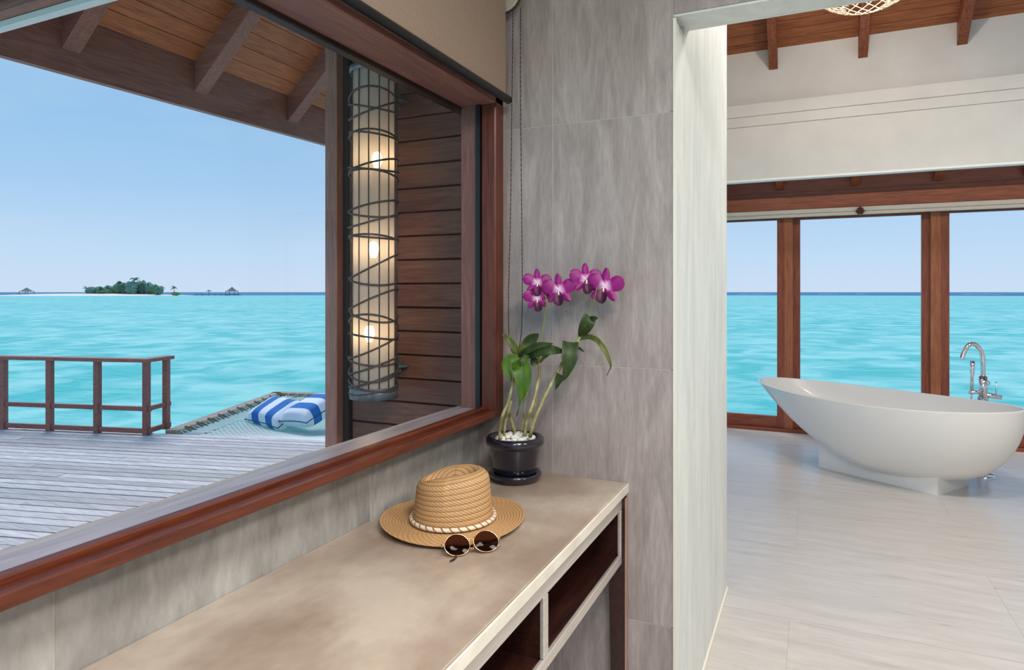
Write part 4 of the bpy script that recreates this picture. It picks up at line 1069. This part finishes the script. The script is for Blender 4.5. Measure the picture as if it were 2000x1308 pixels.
# ------------------------------------------------------------------ STRAW HAT
HC = Vector((-.866, 1.512, CZ))
m, nt, b = new_mat('woven_straw'); N = nt.nodes; L = nt.links
tc = N.new('ShaderNodeTexCoord'); sp = N.new('ShaderNodeSeparateXYZ'); L.new(tc.outputs['Object'], sp.inputs[0])
at2 = N.new('ShaderNodeMath'); at2.operation = 'ARCTAN2'; L.new(sp.outputs['Y'], at2.inputs[0]); L.new(sp.outputs['X'], at2.inputs[1])
at = N.new('ShaderNodeAttribute'); at.attribute_name = 'along'
cmb = N.new('ShaderNodeCombineXYZ')
ma = N.new('ShaderNodeMath'); ma.operation = 'MULTIPLY'; ma.inputs[1].default_value = 26; L.new(at2.outputs[0], ma.inputs[0]); L.new(ma.outputs[0], cmb.inputs[0])
mb_ = N.new('ShaderNodeMath'); mb_.operation = 'MULTIPLY'; mb_.inputs[1].default_value = 520; L.new(at.outputs['Fac'], mb_.inputs[0]); L.new(mb_.outputs[0], cmb.inputs[1])
wv = N.new('ShaderNodeTexWave'); wv.bands_direction = 'DIAGONAL'; wv.inputs['Scale'].default_value = .22; wv.inputs['Distortion'].default_value = .6; L.new(cmb.outputs[0], wv.inputs[0])
no = N.new('ShaderNodeTexNoise'); no.inputs['Scale'].default_value = 1.2; no.inputs['Detail'].default_value = 4; L.new(cmb.outputs[0], no.inputs[0])
mm_ = N.new('ShaderNodeMath'); mm_.operation = 'MULTIPLY_ADD'; mm_.inputs[1].default_value = .36; L.new(wv.outputs['Fac'], mm_.inputs[0])
hh = N.new('ShaderNodeMath'); hh.operation = 'MULTIPLY'; hh.inputs[1].default_value = .7; L.new(no.outputs[0], hh.inputs[0]); L.new(hh.outputs[0], mm_.inputs[2])
rp = N.new('ShaderNodeValToRGB'); rp.color_ramp.elements[0].position = .15; rp.color_ramp.elements[0].color = srgb(150, 104, 60); rp.color_ramp.elements[1].position = .8; rp.color_ramp.elements[1].color = srgb(220, 178, 126)
L.new(mm_.outputs[0], rp.inputs[0]); b.inputs['Roughness'].default_value = .65
se_ = N.new('ShaderNodeAttribute'); se_.attribute_name = 'seam'
sr = N.new('ShaderNodeMapRange'); sr.inputs[1].default_value = .0; sr.inputs[2].default_value = .45; sr.inputs[3].default_value = .45; sr.inputs[4].default_value = 1.0
L.new(se_.outputs['Fac'], sr.inputs[0]); sv = N.new('ShaderNodeVectorMath'); sv.operation = 'SCALE'; L.new(rp.outputs[0], sv.inputs[0]); L.new(sr.outputs[0], sv.inputs['Scale']); L.new(sv.outputs[0], b.inputs['Base Color'])
bp = N.new('ShaderNodeBump'); bp.inputs['Strength'].default_value = .35; bp.inputs['Distance'].default_value = .001; L.new(mm_.outputs[0], bp.inputs['Height']); L.new(bp.outputs[0], b.inputs['Normal'])
STRAW = m
ht = thing('straw_hat', 'tan woven straw hat lying on the marble countertop', 'hat', HC)
NS = 96
dent_ax = math.radians(20)
def hat_pt(a, t):
    """t: 0 brim edge .. 1 crown base .. 2 crown shoulder .. 3 top centre"""
    if t <= 1:
        r = .187 - (.187 - .103) * t
        z = .006 + .010 * (1 - t) ** 2 * (.5 + .5 * math.cos(2 * (a - .6))) + .002 * (1 - t)
        z += .0013 * abs(math.sin(t * 11 * PI))
        el = 1
    elif t <= 2:
        q = t - 1
        r = .103 - .010 * q - .012 * max(0, q - .85) / .15 * (q - .85) / .15 * .6
        z = .008 + .112 * q
        r += .0010 * abs(math.sin(q * 9 * PI))
        z += .012 * q * math.cos(a - dent_ax)
    else:
        q = t - 2; r = (.0868) * (1 - q); zc = .120 + .012 * math.cos(a - dent_ax) * (1 - q)
        x, y = r * math.cos(a), r * math.sin(a)
        u = x * math.cos(dent_ax) + y * math.sin(dent_ax); w = -x * math.sin(dent_ax) + y * math.cos(dent_ax)
        round_ = .014 * math.sin(min(q * 3.2, 1) * PI / 2)
        dent = .052 * math.exp(-(w / .030) ** 2) * math.exp(-((u + .012) / .062) ** 4) * min(1, q * 5)
        z = zc + round_ - dent
    pinch = 1
    if t > 1.3:
        h = min(1, (t - 1.3) / .7); pinch = 1 - .10 * h * abs(math.sin(a - dent_ax)) * (1 if math.cos(a - dent_ax) > 0 else .4)
    ex = 1.06; 
    return HC + Vector((r * pinch * math.cos(a), r * pinch * ex * math.sin(a), z + .0008))
ts = [i / 88 for i in range(88)] + [1 + i / 72 for i in range(72)] + [2 + i / 18 for i in range(18)] + [2.995]
vs = []; al = []; se = []
for t in ts:
    for k in range(NS): vs.append(hat_pt(2 * PI * k / NS, t)); al.append(t * .09); se.append(abs(math.sin(t * 11 * PI)) if t <= 1 else abs(math.sin((t - 1) * 9 * PI)))
fs = [[i * NS + k, i * NS + (k + 1) % NS, (i + 1) * NS + (k + 1) % NS, (i + 1) * NS + k] for i in range(len(ts) - 1) for k in range(NS)]
nb = 88
mb = MB(); mb.add([v for v in vs[:(nb + 1) * NS]], [f for f in fs if max(f) < (nb + 1) * NS], True)
o = obj('brim', mb, STRAW, ht, origin=HC); at = o.data.attributes.new('along', 'FLOAT', 'POINT'); at.data.foreach_set('value', al[:(nb + 1) * NS]); at = o.data.attributes.new('seam', 'FLOAT', 'POINT'); at.data.foreach_set('value', se[:(nb + 1) * NS])
sm = o.modifiers.new('thick', 'SOLIDIFY'); sm.thickness = .002; sm.offset = -1
mb = MB(); mb.add(vs[nb * NS:], [[i - nb * NS for i in f] for f in fs if min(f) >= nb * NS], True)
o = obj('crown', mb, STRAW, ht, origin=HC); at = o.data.attributes.new('along', 'FLOAT', 'POINT'); at.data.foreach_set('value', al[nb * NS:]); at = o.data.attributes.new('seam', 'FLOAT', 'POINT'); at.data.foreach_set('value', se[nb * NS:])
m, nt, b = new_mat('cream_twisted_band'); N = nt.nodes; L = nt.links
tc = N.new('ShaderNodeTexCoord'); sp = N.new('ShaderNodeSeparateXYZ'); L.new(tc.outputs['Object'], sp.inputs[0])
at2 = N.new('ShaderNodeMath'); at2.operation = 'ARCTAN2'; L.new(sp.outputs['Y'], at2.inputs[0]); L.new(sp.outputs['X'], at2.inputs[1])
m1 = N.new('ShaderNodeMath'); m1.operation = 'MULTIPLY_ADD'; m1.inputs[1].default_value = 34 / (2 * PI); L.new(at2.outputs[0], m1.inputs[0])
m2 = N.new('ShaderNodeMath'); m2.operation = 'MULTIPLY'; m2.inputs[1].default_value = 45; L.new(sp.outputs['Z'], m2.inputs[0]); L.new(m2.outputs[0], m1.inputs[2])
fr = N.new('ShaderNodeMath'); fr.operation = 'FRACT'; L.new(m1.outputs[0], fr.inputs[0])
gt = N.new('ShaderNodeMath'); gt.operation = 'GREATER_THAN'; gt.inputs[1].default_value = .8; L.new(fr.outputs[0], gt.inputs[0])
mx = N.new('ShaderNodeMix'); mx.data_type = 'RGBA'; L.new(gt.outputs[0], mx.inputs[0]); mx.inputs[6].default_value = srgb(236, 220, 196); mx.inputs[7].default_value = srgb(140, 92, 56)
L.new(mx.outputs[2], b.inputs['Base Color']); b.inputs['Roughness'].default_value = .6
mb = MB(); mb.tube([HC + Vector((.1075 * math.cos(2 * PI * k / 72), .1075 * 1.06 * math.sin(2 * PI * k / 72), .0165)) for k in range(72)], .0058, 8, closed=True); obj('hat_band', mb, m, ht, origin=HC)['label'] = 'cream twisted cord band with brown wraps'

# ------------------------------------------------------------------ SUNGLASSES
gl = atZ(897, 1089, CZ); gr = atZ(954, 1081, CZ)
gc = (gl + gr) / 2; ex_ = (gr - gl).normalized(); 
gn = Vector((ex_.y, -ex_.x, 0))                        # towards the viewer
tilt = math.radians(42)
eu = (Vector((0, 0, 1)) * math.cos(tilt) - gn * math.sin(tilt)).normalized()
gf = ex_.cross(eu)
sg = thing('sunglasses', 'round sunglasses with brown lenses and thin gold frame before the hat', 'sunglasses', gc)
LW, LH = .0300, .0250
sepx = (gr - gl).length / 2
def gp(x, y, d=0): return gc + ex_ * x + eu * (y + LH + .0025) + gf * d + Vector((0, 0, .001))
for s in (-1, 1):
    ring = [gp(s * sepx + LW * math.cos(2 * PI * k / 36), LH * math.sin(2 * PI * k / 36) * (1 + .06 * math.sin(2 * PI * k / 36))) for k in range(36)]
    mb = MB(); mb.tube(ring, .0011, 8, closed=True); obj('rim', mb, GOLD, sg)
    mb = MB(); cn = gp(s * sepx, 0, .002); vs = [cn]; fs = []
    for j in (1, 2, 3):
        for k in range(36): vs.append(cn.lerp(ring[k], j / 3) + gf * .002 * (1 - (j / 3) ** 2) - gf * .002 * 0)
    for k in range(36): fs.append([0, 1 + k, 1 + (k + 1) % 36])
    for j in (0, 1):
        for k in range(36): fs.append([1 + j * 36 + k, 1 + (j + 1) * 36 + k, 1 + (j + 1) * 36 + (k + 1) % 36, 1 + j * 36 + (k + 1) % 36])
    mb.add(vs, fs, True); obj('lens', mb, LENS, sg)
    mb = MB(); mb.tube(spline([gp(s * (sepx - LW + .002), -.002), gp(s * (sepx - LW - .001), -.006, -.005), gp(s * (sepx - LW - .002), -.010, -.006)], 8), .0008, 5); mb.ball(gp(s * (sepx - LW - .0025), -.011, -.006), .0022, .0022, .0042, 8, 6); obj('nose_pad', mb, GOLD, sg)
    mb = MB(); mb.tube([gp(s * (sepx + LW - .001), .004), gp(s * (sepx + LW + .006), .005, -.001), gp(s * (sepx + LW + .007), .004, -.006)], .0014, 6); obj('hinge', mb, GOLD, sg)
mb = MB(); mb.tube(spline([gp(-sepx + LW, .006), gp(-.004, .010, .001), gp(.004, .010, .001), gp(sepx - LW, .006)], 12), .0013, 6); obj('bridge', mb, GOLD, sg)
zc = lambda p_, z: Vector((p_.x, p_.y, CZ + z))
tipA = zc(atZ(879, 1098, CZ), .003)
h_r = gp(sepx + LW + .007, .004, -.006); h_l = gp(-(sepx + LW + .007), .004, -.006)
TORT = plain('dark_tortoise_tip', srgb(48, 28, 22), .25)
q1 = gp(sepx * .2, -.004, -.014)
P = spline([h_r, gp(sepx, 0, -.016), q1, zc(gl, .008) + gn * -.010, zc(gl, .005) + gn * .012 - ex_ * .012, tipA], 20)
mb = MB(); mb.tube(P[:13], .0012, 6); obj('temple', mb, GOLD, sg)
mb = MB(); mb.tube(P[12:], .0022, 6); obj('temple_tip', mb, TORT, sg)
P = spline([h_l, gp(-sepx, .002, -.020), gp(0, -.002, -.024), zc(gr, .010) - gn * .028, zc(gr, .006) - gn * .022 + ex_ * .036], 20)
mb = MB(); mb.tube(P[:13], .0012, 6); obj('temple', mb, GOLD, sg)
mb = MB(); mb.tube(P[12:], .0018, 6); obj('temple_tip', mb, GOLD, sg)
